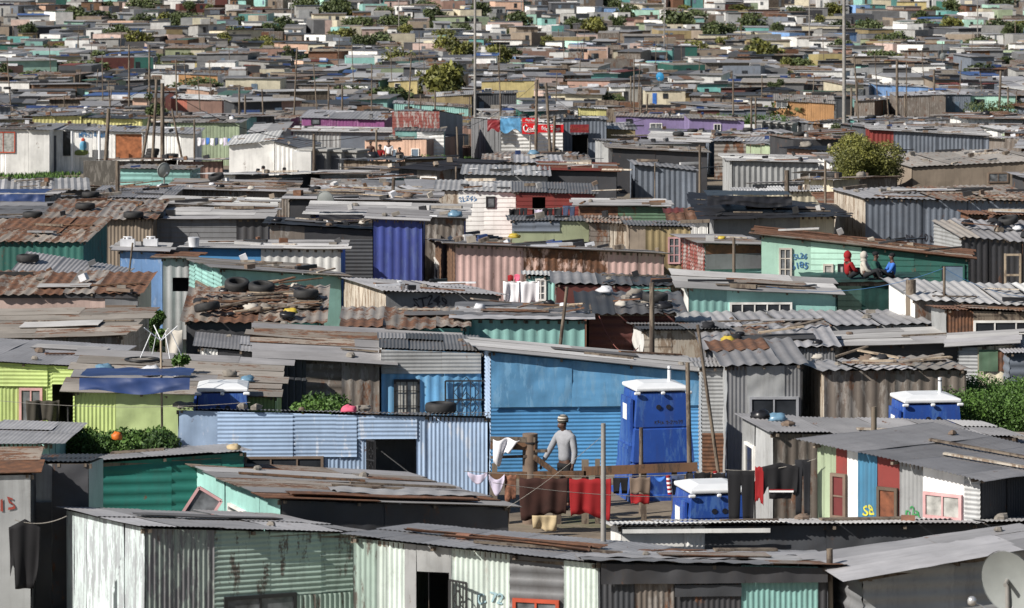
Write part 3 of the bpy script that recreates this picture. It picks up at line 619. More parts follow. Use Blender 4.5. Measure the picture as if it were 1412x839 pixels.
shack('shack wall painted green white blue red and grey in tall stripes', 1127, 1352, 612, 660, h=2.25, yaw=-38, dep=3.8, yk=592, ykr=640, D=59.5,
      F=((1127, 1153, 'w', 'sage'), (1153, 1168, 'p', 'red'), (1168, 1184, 'w', 'white'), (1184, 1210, 'v', 'blueteal'), (1210, 1241, 'p', 'red'), (1241, 1273, 'v', 'ltgrey'), (1273, 1330, 'p', 'white'), (1330, 1352, 'h', 'ltgrey')),
      R=((None, None, 'v', 'charcoal'),), roof='grey', rib='y', rsty='v', ov=.25,
      ft=(('win', 1147, 1168, 653, 715, 'cloth_taupe', 'cloth_maroon', 1, 2), ('door', 1211, 1239, 670, None, 'woodf', 'doorwood') if 0 else ('door', 1211, 1239, 672, None, 'bark', 'rustdark'),
          ('win', 1275, 1328, 680, 716, 'pinkpaint', lace, 2, 1), ('text', 1188, 1208, 698, 714, 'S8', 'ink_yellow'), ('text', 1248, 1270, 700, 714, 'n2a', 'ink_green')))
shack('low shack with weathered board roof behind the striped wall', 1150, 1440, 612, 618, h=2.0, yaw=2, dep=3.0, D=64.2, yk=594, ykr=600, F=((1150, 1440, 'w', 'wood'),), roof='tan', rib='x', rsty='w')
# ---------------------------------------------------------------- rows 380-470
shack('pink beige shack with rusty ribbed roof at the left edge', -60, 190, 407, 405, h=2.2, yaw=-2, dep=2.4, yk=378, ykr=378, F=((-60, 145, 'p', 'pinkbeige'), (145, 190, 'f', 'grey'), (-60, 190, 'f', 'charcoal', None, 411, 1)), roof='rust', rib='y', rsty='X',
      ft=(('door', 146, 188, 421, None, 'cloth_taupe', 'greydoor'),))
shack('low brown shack under faded board roof at the left edge', -60, 166, 470, 464, h=2.1, yaw=-3, dep=4.0, yk=430, ykr=428, F=((-60, 166, 'L', 'greybrown'),), roof='tan', rib='x', rsty='v')
shack('shack buried under a roof piled with scrap', 258, 442, 444, 446, h=2.1, yaw=2, dep=3.8, yk=400, ykr=398, F=((258, 356, 'f', 'charcoal'), (356, 442, 'f', 'turq')), L=((None, None, 'v', 'ltgrey'),), roof='rust', rib='y', rsty='X')
shack('pale grey shack with small white wall below the scrap roof', 358, 440, 464, 470, h=1.9, yaw=2, dep=2.4, yk=448, F=((358, 440, 'w', 'white'),), roof='tan', rib='x', D=76.5)
shack('teal shack under the long rusty ribbed roof', 478, 640, 453, 453, h=2.2, yaw=1, dep=3.2, yk=428, ykr=428, F=((478, 640, 'f', 'teal'),), roof='rust', rib='y', rsty='X')
shack('worn teal ribbed shack with light scratches', 640, 806, 441, 443, h=2.3, yaw=0, dep=3.4, yk=420, ykr=422, F=((640, 806, 'X', 'teallt'),), roof='mix', rib='x', rsty='f', R=((None, None, 'w', 'woodbrown'),))
shack('grey low roofed shack in front of the rusty roof', 500, 625, 470, 476, h=2.0, yaw=1, dep=2.2, yk=457, F=((500, 625, 'f', 'dkgrey'),), roof='grey', rib='x', D=77.5)
shack('dark red brown shack with open ribbed roof and wood scraps', 812, 930, 432, 432, h=2.3, yaw=0, dep=3.2, yk=406, ykr=406, F=((812, 930, 'H', 'darkred'),), L=((None, None, 'w', 'woodbrown'),), roof='dark', rib='y', rsty='X', ov=.3)
shack('whitewashed shack with a bleached board front', 888, 1000, 456, 456, h=2.1, yaw=5, xl=870, yk=446, F=((888, 926, 'L', 'woodpale'), (926, 1000, 'w', 'woodpale')), L=((None, None, 'f', 'white'),), roof='dark')
shack('shack with rust streaked ribbed roof right of the white one', 975, 1150, 482, 480, h=2.3, yaw=0, dep=3.0, D=78.2, yk=455, ykr=452, F=((975, 1150, 'v', 'grey'),), roof='rusty_grey', rib='y', rsty='X')
shack('wide grey shack with thin black roof edge', 930, 1280, 454, 448, h=2.2, yaw=1, dep=4.4, yk=434, ykr=430, F=((930, 1280, 'f', 'ltgrey'),), roof='grey', rib='y', rsty='X', D=83.5)
shack('turquoise plastered shack with a long low window', 950, 1152, 398, 407, h=2.3, yaw=3, xl=938, yk=376, ykr=388, F=((950, 1002, 'V', 'teallt'), (1002, 1152, 'p', 'turq')), L=((None, None, 'f', 'white'),), roof='lgrey', rib='x', rsty='v', ov=.2,
      ft=(('win', 1006, 1092, 417, 434, 'whitepaint', k, 5, 1),))
shack('white walled shack with wavy pale ribbed roof', 1262, 1450, 414, 424, h=2.3, yaw=10, xl=1226, yk=388, ykr=396, F=((1262, 1450, 'f', 'greybrown'),), L=((None, None, 'p', 'white'),), roof='silver', rib='y', rsty='X')
shack('dark rusty shack with paned windows at the right edge', 1306, 1450, 428, 432, h=2.2, yaw=2, dep=2.2, D=81, yk=424, F=((1306, 1342, 'v', 'rust'), (1342, 1450, 'L', 'wood')), L=((None, None, 'f', 'ltgrey'),), roof='brown',
      ft=(('win', 1342, 1430, 442, 478, 'whitepaint', k, 3, 2),))
shack('mint green shack with blue scrawl and long brown roof edge', 1050, 1335, 326, 358, h=2.6, yaw=-6, dep=3.4, yk=316, ykr=346, D=98, F=((1050, 1118, 'p', 'mint'), (1118, 1188, 'L', 'mint'), (1188, 1335, 'L', 'dgreen')), roof='brown', rib='x',
      ft=(('win', 1074, 1092, 342, 386, 'cloth_cream', wg, 2, 3), ('win', 1135, 1149, 364, 390, 'woodpalef' if 0 else 'cloth_cream', lace, 1, 1), ('win', 1155, 1165, 364, 384, 'iron_black', lace, 1, 1), ('text', 1095, 1112, 350, 358, 'SL26', 'ink_blue'), ('text', 1093, 1112, 362, 372, '5185', 'ink_blue'), ('door', 1296, 1330, 364, None, 'cloth_green', 'bluedoor')))
shack('rust cornered shack with grey cloth wall and turquoise sheet', 972, 1050, 337, 339, h=2.3, yaw=14, xl=940, yk=326, ykr=327, F=((972, 1050, 'h', 'teallt'), (972, 1050, 'f', 'grey', 350, 371, 1), (972, 1050, 'f', 'rust', None, 350, 1)), L=((None, None, 'h', 'redwhite'),), roof='grey', rib='x')
shack('tan shack with red framed window', 868, 952, 312, 314, h=2.4, yaw=0, dep=3, yk=306, F=((868, 890, 'f', 'tancloth'), (890, 952, 'V', 'ochre')), roof='dark', ft=(('win', 921, 938, 327, 364, 'pinkpaint', wg, 2, 3),), D=108)
shack('pink corrugated shack with rust streaked middle', 628, 915, 338, 351, h=2.4, yaw=4, xl=572, yk=325, ykr=338, F=((628, 722, 'V', 'pink'), (722, 745, 'V', 'pinkrust'), (745, 838, 'V', 'pinkrust'), (838, 915, 'V', 'pink')), L=((None, None, 'L', 'woodbrown'),), roof='grey', rib='x', ov=.2,
      ft=(('L:', 'win', 574, 584, 347, 378, 'whitepaint', wg, 1, 1), ('L:', 'win', 597, 606, 356, 384, 'whitepaint', wg, 2, 1)))
shack('small turquoise shack behind the white washing', 727, 775, 381, 383, h=2.2, yaw=0, dep=2, yk=376, F=((727, 775, 'v', 'turq'),), roof='white', ft=(('win', 738, 753, 384, 415, 'whitepaint', wg, 2, 3),))
shack('dark maroon shack with scalloped white roof edge', 768, 925, 393, 396, h=2.3, yaw=0, dep=3, yk=378, ykr=383, F=((768, 870, 'f', 'darkred'), (870, 925, 'f', 'teal')), roof='dark', rib='y', rsty='X')
shack('grey walled shack lettered with a number', 532, 688, 402, 408, h=2.2, yaw=14, xl=474, yk=384, ykr=394, F=((532, 688, 'p', 'grey'),), L=((None, None, 'w', 'woodpale'),), roof='greybig', rib='y', amp=.4, ov=.2, ft=(('text', 565, 620, 409, 424, 'ST249', 'ink_dark'),))
shack('long teal shack with sun bleached left side', 306, 470, 372, 382, h=2.3, yaw=14, xl=261, yk=357, ykr=366, F=((306, 470, 'f', 'teallt'),), L=((None, None, 'h', 'turq'),), roof='tan', rib='x', D=93, ft=(('L:', 'win', 272, 288, 391, 402, 'cloth_taupe', wg, 1, 1),))  # left wall in lighter turquoise: sunlight on that side put into the colour
shack('patchy sky blue shack under a flat grey roof with cans', 166, 225, 347, 349, h=2.3, yaw=2, dep=2.6, yk=336, F=((166, 225, 'f', 'skyblue'),), roof='lgrey', rib='x')
shack('small grey corrugated shack with black window opening', 225, 262, 357, 358, h=2.2, yaw=0, dep=2.4, yk=350, F=((225, 262, 'V', 'ltgrey'),), roof='rust', rib='x', ft=(('hole', 238, 260, 383, 402),))
shack('long flat roofed shack with blue lettered board', 262, 470, 343, 345, h=2.2, yaw=0, dep=2.8, yk=334, ykr=334, D=104, F=((262, 360, 'p', 'blue'), (360, 470, 'X', 'white')), roof='lgrey', rib='x')
shack('deep green shack with brown ribbed roof at the left edge', -60, 115, 333, 334, h=2.3, yaw=-10, xr=147, yk=306, ykr=303, F=((-60, 115, 'V', 'dgreen'),), R=((None, None, 'w', 'dgreen'),), roof='rust', rib='y', rsty='X')
shack('shack with a tilted pale roof carrying one tyre', 20, 156, 381, 388, h=2.1, yaw=-3, dep=2.4, yk=353, ykr=372, D=94, F=((20, 156, 'f', 'wood'),), roof='greybig', rib='y', amp=.3)
shack('grey board walled shack with dark ribbed end', 212, 370, 303, 303, h=2.3, yaw=0, dep=2.8, yk=288, ykr=290, F=((212, 326, 'L', 'grey'), (326, 370, 'X', 'charcoal')), roof='lgrey', rib='x')
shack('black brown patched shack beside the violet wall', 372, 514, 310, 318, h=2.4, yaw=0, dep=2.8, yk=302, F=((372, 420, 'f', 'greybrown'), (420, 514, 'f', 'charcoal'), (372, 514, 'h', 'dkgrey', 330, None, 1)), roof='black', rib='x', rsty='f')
shack('violet blue ribbed shack with grey sheet roof', 515, 582, 303, 306, h=2.4, yaw=0, dep=2.6, yk=290, F=((515, 582, 'X', 'navy'),), roof='grey', rib='x', D=104.5)
shack('wide shack whose upper wall is violet blue', 430, 640, 297, 302, h=2.4, yaw=0, dep=3.4, yk=280, ykr=284, F=((430, 584, 'V', 'navy'), (584, 640, 'V', 'greybrown')), roof='lgrey', rib='x', D=112)
shack('olive grey shack below a clothes line', 706, 812, 305, 306, h=2.3, yaw=0, dep=2.6, yk=299, F=((706, 812, 'p', 'olive'), (706, 772, 'H', 'bluegrey', None, 319, 1)), roof='dark')
shack('shack end in dark brown boards beside the olive one', 814, 868, 308, 309, h=2.3, yaw=0, dep=2.6, yk=300, F=((814, 840, 'L', 'greybrown'), (840, 868, 'w', 'woodpale')), roof='rust')
shack('shack with rust red half and faded green half', 800, 918, 285, 286, h=2.2, yaw=0, dep=2.8, yk=276, F=((800, 852, 'h', 'rust'), (852, 918, 'h', 'oldgreen')), roof='lgrey', rib='x')
shack('white shack painted with a blue number', 604, 711, 263, 266, h=2.2, yaw=0, dep=3.4, yk=250, ykr=252, F=((604, 632, 'w', 'woodpale'), (632, 711, 'L', 'white')), roof='lgrey', rib='y', rsty='V', ft=(('text', 634, 656, 271, 279, 'SL249', 'ink_blue'), ('win', 670, 683, 271, 287, 'iron_black', wg, 1, 1)))
shack('dark red boarded shack right of the white numbered one', 712, 820, 266, 268, h=2.2, yaw=0, dep=3, yk=253, F=((712, 820, 'L', 'red'),), roof='dark', ft=(('hole', 734, 752, 272, 295),))
shack('grey white shack under a black tarpaulin roof', 985, 1150, 301, 299, h=2.3, yaw=0, dep=4.5, yk=272, ykr=284, F=((985, 1103, 'p', 'ltgrey'), (1103, 1150, 'V', 'cream')), roof='black', rib='x', rsty='f', ov=.5)
shack('long blue grey ribbed shack with shining roof', 1193, 1440, 275, 279, h=2.9, yaw=6, xl=1150, yk=262, ykr=258, F=((1193, 1440, 'V', 'bluegrey'),), L=((None, None, 'w', 'woodpale'),), roof='rusty_grey', rib='y', rsty='V', D=113,
      ft=(('text', 1255, 1280, 323, 334, 'Ph 402', 'ink_dark'),))
shack('rust brown low shack half hidden at the right edge', 1338, 1450, 297, 299, h=2.2, yaw=2, dep=1.8, D=108, yk=292, F=((1338, 1450, 'H', 'rust'),), roof='brown')
shack('dark shack under a ragged grey ribbed roof at the right edge', 1326, 1450, 328, 336, h=2.3, yaw=14, xl=1288, yk=306, ykr=308, F=((1326, 1450, 'V', 'charcoal'),), L=((None, None, 'h', 'ltgrey'),), roof='mix', rib='y', rsty='X')
shack('small shack with orange rust roof and red sheet', 926, 976, 306, 304, h=2.0, yaw=0, dep=2.2, yk=291, F=((926, 976, 'w', 'white'),), roof='red', rib='y', rsty='X')
shack('cream ribbed low shack behind the black roof', 1018, 1135, 266, 264, h=2.0, yaw=0, dep=2.5, yk=260, F=((1018, 1135, 'V', 'cream'),), roof='lgrey')
shack('shack with rusty ribbed roof and tyre at left', 62, 210, 303, 303, h=2.1, yaw=0, dep=4.6, yk=276, ykr=278, D=110.5, F=((62, 210, 'v', 'tancloth'),), roof='rust', rib='y', rsty='X')
shack('shack under crumpled navy tarpaulins at the left edge', -60, 60, 302, 303, h=2.1, yaw=0, dep=4, yk=280, D=112, F=((-60, 60, 'f', 'greybrown'),), roof='dark', rib='x', rsty='f')
shack('grey ribbed shack beside the long rusty roof', 220, 372, 283, 287, h=2.1, yaw=0, dep=3.6, yk=272, ykr=276, F=((220, 372, 'p', 'grey'),), roof='silver', rib='x')
shack('shack with beige front below the porch house', 125, 232, 274, 274, h=2.0, yaw=0, dep=5.5, yk=258, F=((125, 232, 'p', 'tancloth'),), roof='grey')
shack('grey roofed shack with red brown roof strip', 236, 400, 262, 266, h=2.0, yaw=0, dep=5, yk=248, F=((236, 400, 'v', 'greybrown'),), roof='mix', rib='x')
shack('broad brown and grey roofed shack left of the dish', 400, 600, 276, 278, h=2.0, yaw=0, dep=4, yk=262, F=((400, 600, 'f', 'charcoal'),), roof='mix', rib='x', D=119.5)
# ---------------------------------------------------------------- middle distance landmarks
def fsh(*a, **kw): return shack(*a, **kw)
fsh('white plank house with porch and painted shop front', -40, 68, 178, 180, h=2.7, yaw=0, dep=7, yk=170, D=196, F=((-40, 68, 'w', 'white'),), roof='grey', ft=(('win', -12, 21, 182, 211, 'redpaint', lace, 2, 1),), cat='house')
fsh('white shop with porch posts and a painted wall', 66, 268, 179, 186, h=2.7, yaw=1, dep=6, yk=171, D=198, F=((66, 268, 'w', 'white'),), roof='grey', ov=.2, cat='shop',
    ft=(('door', 68, 79, 186, 238, 'whitepaint', 'greydoor'), ('win', 87, 99, 181, 215, 'iron_black', k, 1, 1), ('text', 102, 157, 182, 191, 'MPHO & MIKE', 'ink_blue', .6), ('door', 158, 197, 184, 219, 'whitepaint', 'rusted')))
fsh('yellow walled shack peeping over the white shop', 45, 112, 161, 160, h=2.3, yaw=0, dep=5, yk=156, D=222, F=((45, 112, 'v', 'lemon'),), roof='dark')
fsh('low yellow roofed shack right of the other yellow one', 114, 196, 163, 165, h=2.3, yaw=0, dep=5, yk=159, D=222, F=((114, 196, 'v', 'lemon'),), roof='dark')
fsh('teal walled shack with dish in front of the shop', 166, 262, 233, 235, h=2.2, yaw=0, dep=5, yk=228, D=152, F=((166, 262, 'h', 'teallt'),), roof='tan')
fsh('white plastered shack with black streaks', 316, 378, 201, 194, h=2.4, yaw=0, dep=5, yk=188, D=186, F=((316, 378, 'p', 'white'),), roof='white')
fsh('white corrugated shack joined to the plastered one', 379, 412, 196, 205, h=2.4, yaw=-10, dep=5, yk=189, D=185.5, F=((379, 412, 'v', 'white'),), roof='green')
fsh('peach shack with murals and two blue doors', 503, 588, 194, 193, h=2.3, yaw=-10, xr=628, yk=190, ykr=188, D=212, F=((503, 588, 'w', 'peach'),), R=((None, None, 'w', 'brownpink'),), roof='dark', ov=.05,
    ft=(('door', 539, 547, 206, None, 'whitepaint', 'bluedoor'), ('door', 567, 578, 205, None, 'whitepaint', 'bluedoor')))
fsh('magenta plank shack with one small window', 416, 530, 163, 166, h=2.4, yaw=-3, dep=6, yk=152, ykr=156, D=232, F=((416, 530, 'w', 'magenta'),), roof='grey', ft=(('win', 429, 441, 164, 172, 'iron_black', wg, 1, 1),))
fsh('low grey shack right below the magenta planks', 404, 538, 182, 184, h=2.2, yaw=0, dep=6, yk=175, D=221, F=((404, 470, 'v', 'ltgrey'), (470, 538, 'f', 'bluegrey')), roof='lgrey', rib='x')
fsh('pale low shack with white end below the red boards', 545, 612, 181, 182, h=1.8, yaw=0, dep=3, yk=177, D=213.5, F=((545, 575, 'p', 'teallt'), (575, 612, 'h', 'white')), roof='dark', ov=.1)
fsh('faded red and white boarded shack', 541, 606, 154, 154, h=2.9, yaw=-10, xr=638, yk=151, ykr=160, D=218, F=((541, 606, 'L', 'redwhite'),), R=((None, None, 'w', 'bluegrey'),), roof='grey', ov=.05)
fsh('white corrugated corner shop with red signs', 691, 776, 167, 171, h=2.9, yaw=10, xl=650, yk=163, ykr=165, D=218, F=((691, 776, 'H', 'white'),), L=((None, None, 'v', 'grey'),), roof='white', ov=.1, cat='shop')
fsh('grey annex of the corner shop with dark sign', 777, 836, 165, 166, h=2.8, yaw=0, dep=6, yk=160, D=222, F=((777, 836, 'v', 'bluegrey'),), roof='dark', ft=(('hole', 789, 811, 186, 215),))
fsh('ochre shack in shadow right of the shop annex', 836, 876, 178, 180, h=2.4, yaw=0, dep=5, yk=170, D=226, F=((836, 876, 'w', 'ochre'),), roof='dark')
fsh('purple walled house seen above the middle roofs', 849, 950, 161, 164, h=2.6, yaw=-3, xr=None, dep=8, yk=156, F=((849, 950, 'p', 'purple'),), roof='tan', cat='house', ft=(('win', 863, 872, 164, 172, 'iron_black', k, 1, 1), ('win', 896, 913, 170, 178, 'whitepaint', wg, 2, 1)))
fsh('darker purple wall joined to the purple house', 951, 1026, 164, 167, h=2.6, yaw=0, dep=7, yk=158, F=((951, 1026, 'p', 'purple'),), roof='tan', cat='house', ft=(('win', 984, 994, 171, 181, 'whitepaint', k, 2, 1),))
fsh('orange plastered shack with white window', 1068, 1150, 139, 144, h=2.6, yaw=-4, dep=9, yk=130, ykr=133, F=((1068, 1150, 'w', 'orange'),), roof='tan', ft=(('win', 1070, 1086, 140, 149, 'whitepaint', wg, 2, 1),))
fsh('long grey board fence like shack wall at right', 1235, 1304, 133, 131, h=2.8, yaw=0, dep=6, yk=128, F=((1235, 1304, 'w', 'greybrown'),), roof='grey')
fsh('grey shack with door at the end of the board wall', 1304, 1338, 131, 131, h=2.8, yaw=0, dep=6, yk=127, F=((1304, 1338, 'w', 'bluegrey'),), roof='grey', ft=(('door', 1316, 1323, 140, None, None, 'bluedoor'),))
fsh('pale mint house behind dark bushes at right', 1338, 1400, 133, 133, h=2.6, yaw=0, dep=6, yk=127, F=((1338, 1400, 'p', 'mint'),), roof='dark', ft=(('win', 1343, 1357, 137, 144, 'iron_black', k, 1, 1),), cat='house')
fsh('brown and grey shack beside the tall light mast', 1178, 1206, 140, 139, h=2.8, yaw=-8, xr=1232, yk=134, ykr=136, F=((1178, 1206, 'w', 'greybrown'),), R=((None, None, 'v', 'rust'),), roof='grey')
fsh('pink walled shack with pink side and dark roof', 245, 288, 122, 126, h=2.6, yaw=0, dep=7, yk=118, F=((245, 288, 'p', 'salmonlt' if 0 else 'peach'),), roof='white')
fsh('dusty pink shack with white scalloped roof', 236, 306, 136, 139, h=2.6, yaw=-4, dep=6, yk=130, F=((236, 258, 'p', 'salmon'), (258, 306, 'p', 'brownpink')), roof='white')
fsh('white shack with orange band below a big grey roof', 208, 300, 101, 105, h=2.8, yaw=0, dep=12, yk=98, F=((208, 246, 'p', 'white'), (246, 300, 'w', 'orange')), roof='lgrey')
fsh('yellow house left of the light mast', 536, 575, 113, 111, h=2.5, yaw=0, dep=8, yk=108, F=((536, 575, 'p', 'yellow'),), roof='lgrey', cat='house', ft=(('win', 544, 552, 115, 121, 'whitepaint', k, 1, 1),))
fsh('yellow house right of the light mast', 664, 737, 113, 112, h=3.0, yaw=0, dep=8, yk=108, F=((664, 737, 'p', 'yellow'),), roof='dark', cat='house', ft=(('win', 668, 678, 122, 127, 'whitepaint', k, 2, 1),))
fsh('dark slate shack with blue door below the yellow house', 652, 712, 130, 129, h=2.8, yaw=0, dep=7, yk=126, F=((652, 712, 'v', 'dkgrey'),), roof='dark', ft=(('door', 660, 668, 140, None, None, 'bluedoor'),))
fsh('rust brown shack left of the slate one', 600, 650, 134, 131, h=2.6, yaw=0, dep=7, yk=128, F=((600, 650, 'w', 'ochre'),), roof='lgrey')
fsh('turquoise low wall shack beneath the rust brown one', 543, 648, 143, 149, h=2.2, yaw=0, dep=5, yk=139, F=((543, 648, 'v', 'turq'),), roof='tan')
fsh('cream shack with pale yellow end behind the corner shop', 798, 836, 149, 151, h=2.4, yaw=0, dep=6, yk=147, F=((798, 836, 'w', 'lemon'),), roof='lgrey')
fsh('tan walled shack right of the large round tree', 1258, 1440, 232, 222, h=2.6, yaw=6, dep=8, yk=216, ykr=206, D=150, F=((1258, 1440, 'f', 'tancloth'),), roof='tan', ft=(('win', 1362, 1390, 238, 252, 'cloth_taupe', wg, 2, 1),))
fsh('grey ribbed shack with red corner and long roof', 1204, 1365, 180, 189, h=2.2, yaw=-3, dep=9, yk=172, ykr=178, D=205, F=((1204, 1232, 'v', 'red'), (1232, 1365, 'V', 'bluegrey')), roof='lgrey', rib='x')
fsh('corrugated pale roofed shack left of the round tree', 1010, 1128, 223, 226, h=2.1, yaw=0, dep=7, yk=213, D=155, F=((1010, 1128, 'X', 'ltgrey'),), roof='silver', rib='x')
fsh('rust and tan ribbed shack in the middle right', 985, 1055, 196, 196, h=2.2, yaw=-6, dep=6, yk=190, D=188, F=((985, 1055, 'h', 'rustgrey'),), roof='mix')
fsh('blue ribbed shack with small window among middle roofs', 876, 960, 228, 236, h=2.1, yaw=0, dep=6, yk=222, D=147, F=((876, 960, 'V', 'bluegrey'),), roof='dark')
fsh('black roofed low shack in the middle right', 845, 975, 206, 212, h=2.1, yaw=0, dep=7, yk=199, D=172, F=((845, 975, 'f', 'charcoal'),), roof='tan', rib='x')
fsh('dark red roofed shack right of the big grey roofs', 752, 850, 236, 238, h=2.0, yaw=0, dep=6, yk=225, D=145, F=((752, 850, 'f', 'charcoal'),), roof='red', rib='x')
fsh('broad grey roofed shack in front of the corner shop', 668, 812, 224, 226, h=2.0, yaw=0, dep=8, yk=213, D=156, F=((668, 812, 'f', 'greybrown'),), roof='grey')
fsh('big grey roofed shack below the light mast', 640, 755, 241, 244, h=2.0, yaw=0, dep=7, yk=228, D=140.5, F=((640, 755, 'f', 'grey'),), roof='grey')
fsh('blue walled shack far right of the light mast', 1206, 1280, 117, 121, h=2.4, yaw=0, dep=8, yk=114, F=((1206, 1280, 'p', 'skyblue'),), roof='lgrey')
fsh('white house under a blue roof near the centre', 842, 884, 121, 120, h=2.8, yaw=0, dep=8, yk=116, F=((842, 862, 'p', 'white'), (862, 884, 'p', 'concrete')), roof='grey', cat='house', ft=(('win', 860, 866, 126, 140, 'iron_black', k, 1, 1),))
fsh('white flat fronted house with blue door near the centre', 890, 945, 126, 126, h=2.6, yaw=0, dep=8, yk=121, F=((890, 945, 'p', 'cream'),), roof='dark', cat='house', ft=(('door', 899, 906, 128, None, None, 'cloth_blue'), ('win', 914, 921, 129, 136, 'iron_black', k, 1, 1)))
fsh('sage green wide shack left of the white plastered one', 236, 330, 170, 170, h=2.5, yaw=0, dep=6, yk=165, D=215, F=((236, 330, 'w', 'sage'),), roof='tan')
# ---------------------------------------------------------------- plants
def leaves(mb, cs, rs, n, size, mat, seed, shell=.7, flatz=1.0):
    r = np.random.RandomState(seed); cs = np.asarray(cs, float); rs = np.asarray(rs, float)
    if rs.ndim == 1: rs = np.stack([rs, rs, rs*.85], 1)
    vol = rs.prod(1); idx = r.choice(len(cs), n, p=vol/vol.sum())
    d = r.normal(size=(n, 3)); d /= np.linalg.norm(d, axis=1)[:, None]
    q = (shell + (1-shell)*r.rand(n))[:, None]; p = cs[idx] + d*q*rs[idx]
    a = r.normal(size=(n, 3)); a /= np.linalg.norm(a, axis=1)[:, None]
    b = np.cross(a, r.normal(size=(n, 3))); b /= np.linalg.norm(b, axis=1)[:, None]
    s1 = (size*r.uniform(.6, 1.3, n))[:, None]; s2 = s1*r.uniform(.35, .7, n)[:, None]
    P = np.stack([p-a*s1, p+b*s2, p+a*s1, p-b*s2], 1).reshape(-1, 3)
    P[:, 2] = np.maximum(P[:, 2], 0.02)
    F = np.arange(n*4).reshape(n, 4)
    ct = r.rand(len(cs)); t = np.clip(.65*ct[idx]+.35*r.rand(n), 0, 1)
    mb.raw(P, F, mat, list(t), False)
LEAFN = {}
def tree(x, y, H, wd, leaf='leaf_olive', n=2600, size=None, label=None, auto=None, name='tree', group='trees between the shacks', cat='tree', trunk=.32, seed=0, k=14):
    g = gz(y); root = empty(name, (x, y, g)); r = random.Random(seed+int(x*7)+int(y)); R_ = wd/2
    cs = []; rs = []
    for i in range(k):
        th = r.uniform(0, 6.28); q = R_*math.sqrt(r.random())*.72; zz = H*(trunk+(.88-trunk)*r.random()) - .12*H*(q/R_)**2
        cs.append((q*math.cos(th), q*math.sin(th), zz)); rs.append(R_*r.uniform(.26, .44))
    cs.append((0, 0, H*.62)); rs.append(R_*.55)
    mb = MB(); leaves(mb, cs, rs, n, size or max(.05, wd*.035), leaf, seed+5, .5)
    mb.build('crown', root)
    m2 = MB(); m2.tube([(0, 0, -.3), (.05*H, 0, H*.2), (0, .03*H, H*.5)], [wd*.035, wd*.028, wd*.015], 'bark', 7)
    for c in cs[:6]: m2.tube([(.03*H, 0, H*.22), (c[0]*.5, c[1]*.5, (H*.22+c[2])*.55), c], [wd*.02, wd*.014, wd*.006], 'bark', 5)
    m2.build('trunk', root); tag(root, label, cat, group, auto=auto); return root
def hedge(x0, x1, y0, y1, H, n, leaf, label, size=.06, name='hedge', cat='hedge', yaw=0):
    g = gz((y0+y1)/2); root = empty(name, (x0, y0, g), yaw); W_ = x1-x0; D_ = y1-y0; r = random.Random(int(x0*10))
    cs = []; rs = []
    nx = max(2, int(W_/.3)); ny = max(1, int(D_/.45)); nz = max(2, int(H/.45))
    for i in range(nx):
        for j in range(ny):
            hh = H*r.uniform(.93, 1.03)
            for z in range(nz): cs.append((W_*(i+.5)/nx+r.uniform(-.1, .1), D_*(j+.5)/ny+r.uniform(-.1, .1), hh*(z+.5)/nz)); rs.append(r.uniform(.30, .42))
    mb = MB(); leaves(mb, cs, rs, n, size, leaf, 3, .5); mb.build('foliage', root)
    m2 = MB()
    for i in range(nx): m2.tube([(W_*(i+.5)/nx, D_/2, -.2), (W_*(i+.5)/nx+.1, D_/2, H*.7)], [.03, .012], 'bark', 5)
    m2.build('stems', root); tag(root, label, cat); return root
def XY(px, D): return PX(px, D)
hedge(XY(1308, 69.5), XY(1470, 69.5), 69.5, 73.5, PZ(537, 71)-gz(71), 90000, 'leaf_hedge', 'thick clipped green hedge at the right edge beside the blue toilet', .03)
hedge(XY(45, 65.5), XY(224, 65.5), 65.8, 67.2, PZ(581, 66)-gz(66)-.22, 60000, 'leaf_hedge', 'low dark green hedge in front of the lime green shacks', .038)
hedge(XY(408, 68.2), XY(468, 68.2), 68.0, 69.6, PZ(546, 69)-gz(69), 16000, 'leaf_hedge', 'round green bush behind the roof edge of the pale blue shack', .04, name='bush', cat='bush')
tree(XY(216, 84), 84, PZ(416, 84)-gz(84), .75, 'leaf_hedge', 5000, .05, 'narrow green tree beside the roof piled with scrap', trunk=.35)
tree(XY(1188, 145), 146, PZ(171, 146)-gz(146), 3.5, 'leaf_olive', 60000, .045, 'big round olive green tree standing among the middle roofs at right', trunk=.2, k=34)
tree(XY(1163, 296), 297, 1.6, 3.0, 'leaf_dark', 5000, .09, 'dark rounded bush at the foot of the tall light mast at right', trunk=.08, name='bush', cat='bush')
hedge(XY(965, 292), XY(1088, 292), 292, 294, PZ(158, 293)-gz(293), 5000, 'leaf_hedge', 'thin green creeper hedge above the row of concrete toilets', .09)
hedge(XY(1335, 300), XY(1440, 300), 300, 303, PZ(141, 300)-gz(300), 7000, 'leaf_dark', 'dark bushes in front of the pale mint house at right', .1, name='bush', cat='bush')
hedge(XY(578, 205), XY(612, 205), 205, 206, PZ(217, 205)-gz(205), 2200, 'leaf_hedge', 'small green shrub at the foot of the peach shack', .07, name='shrub', cat='shrub')
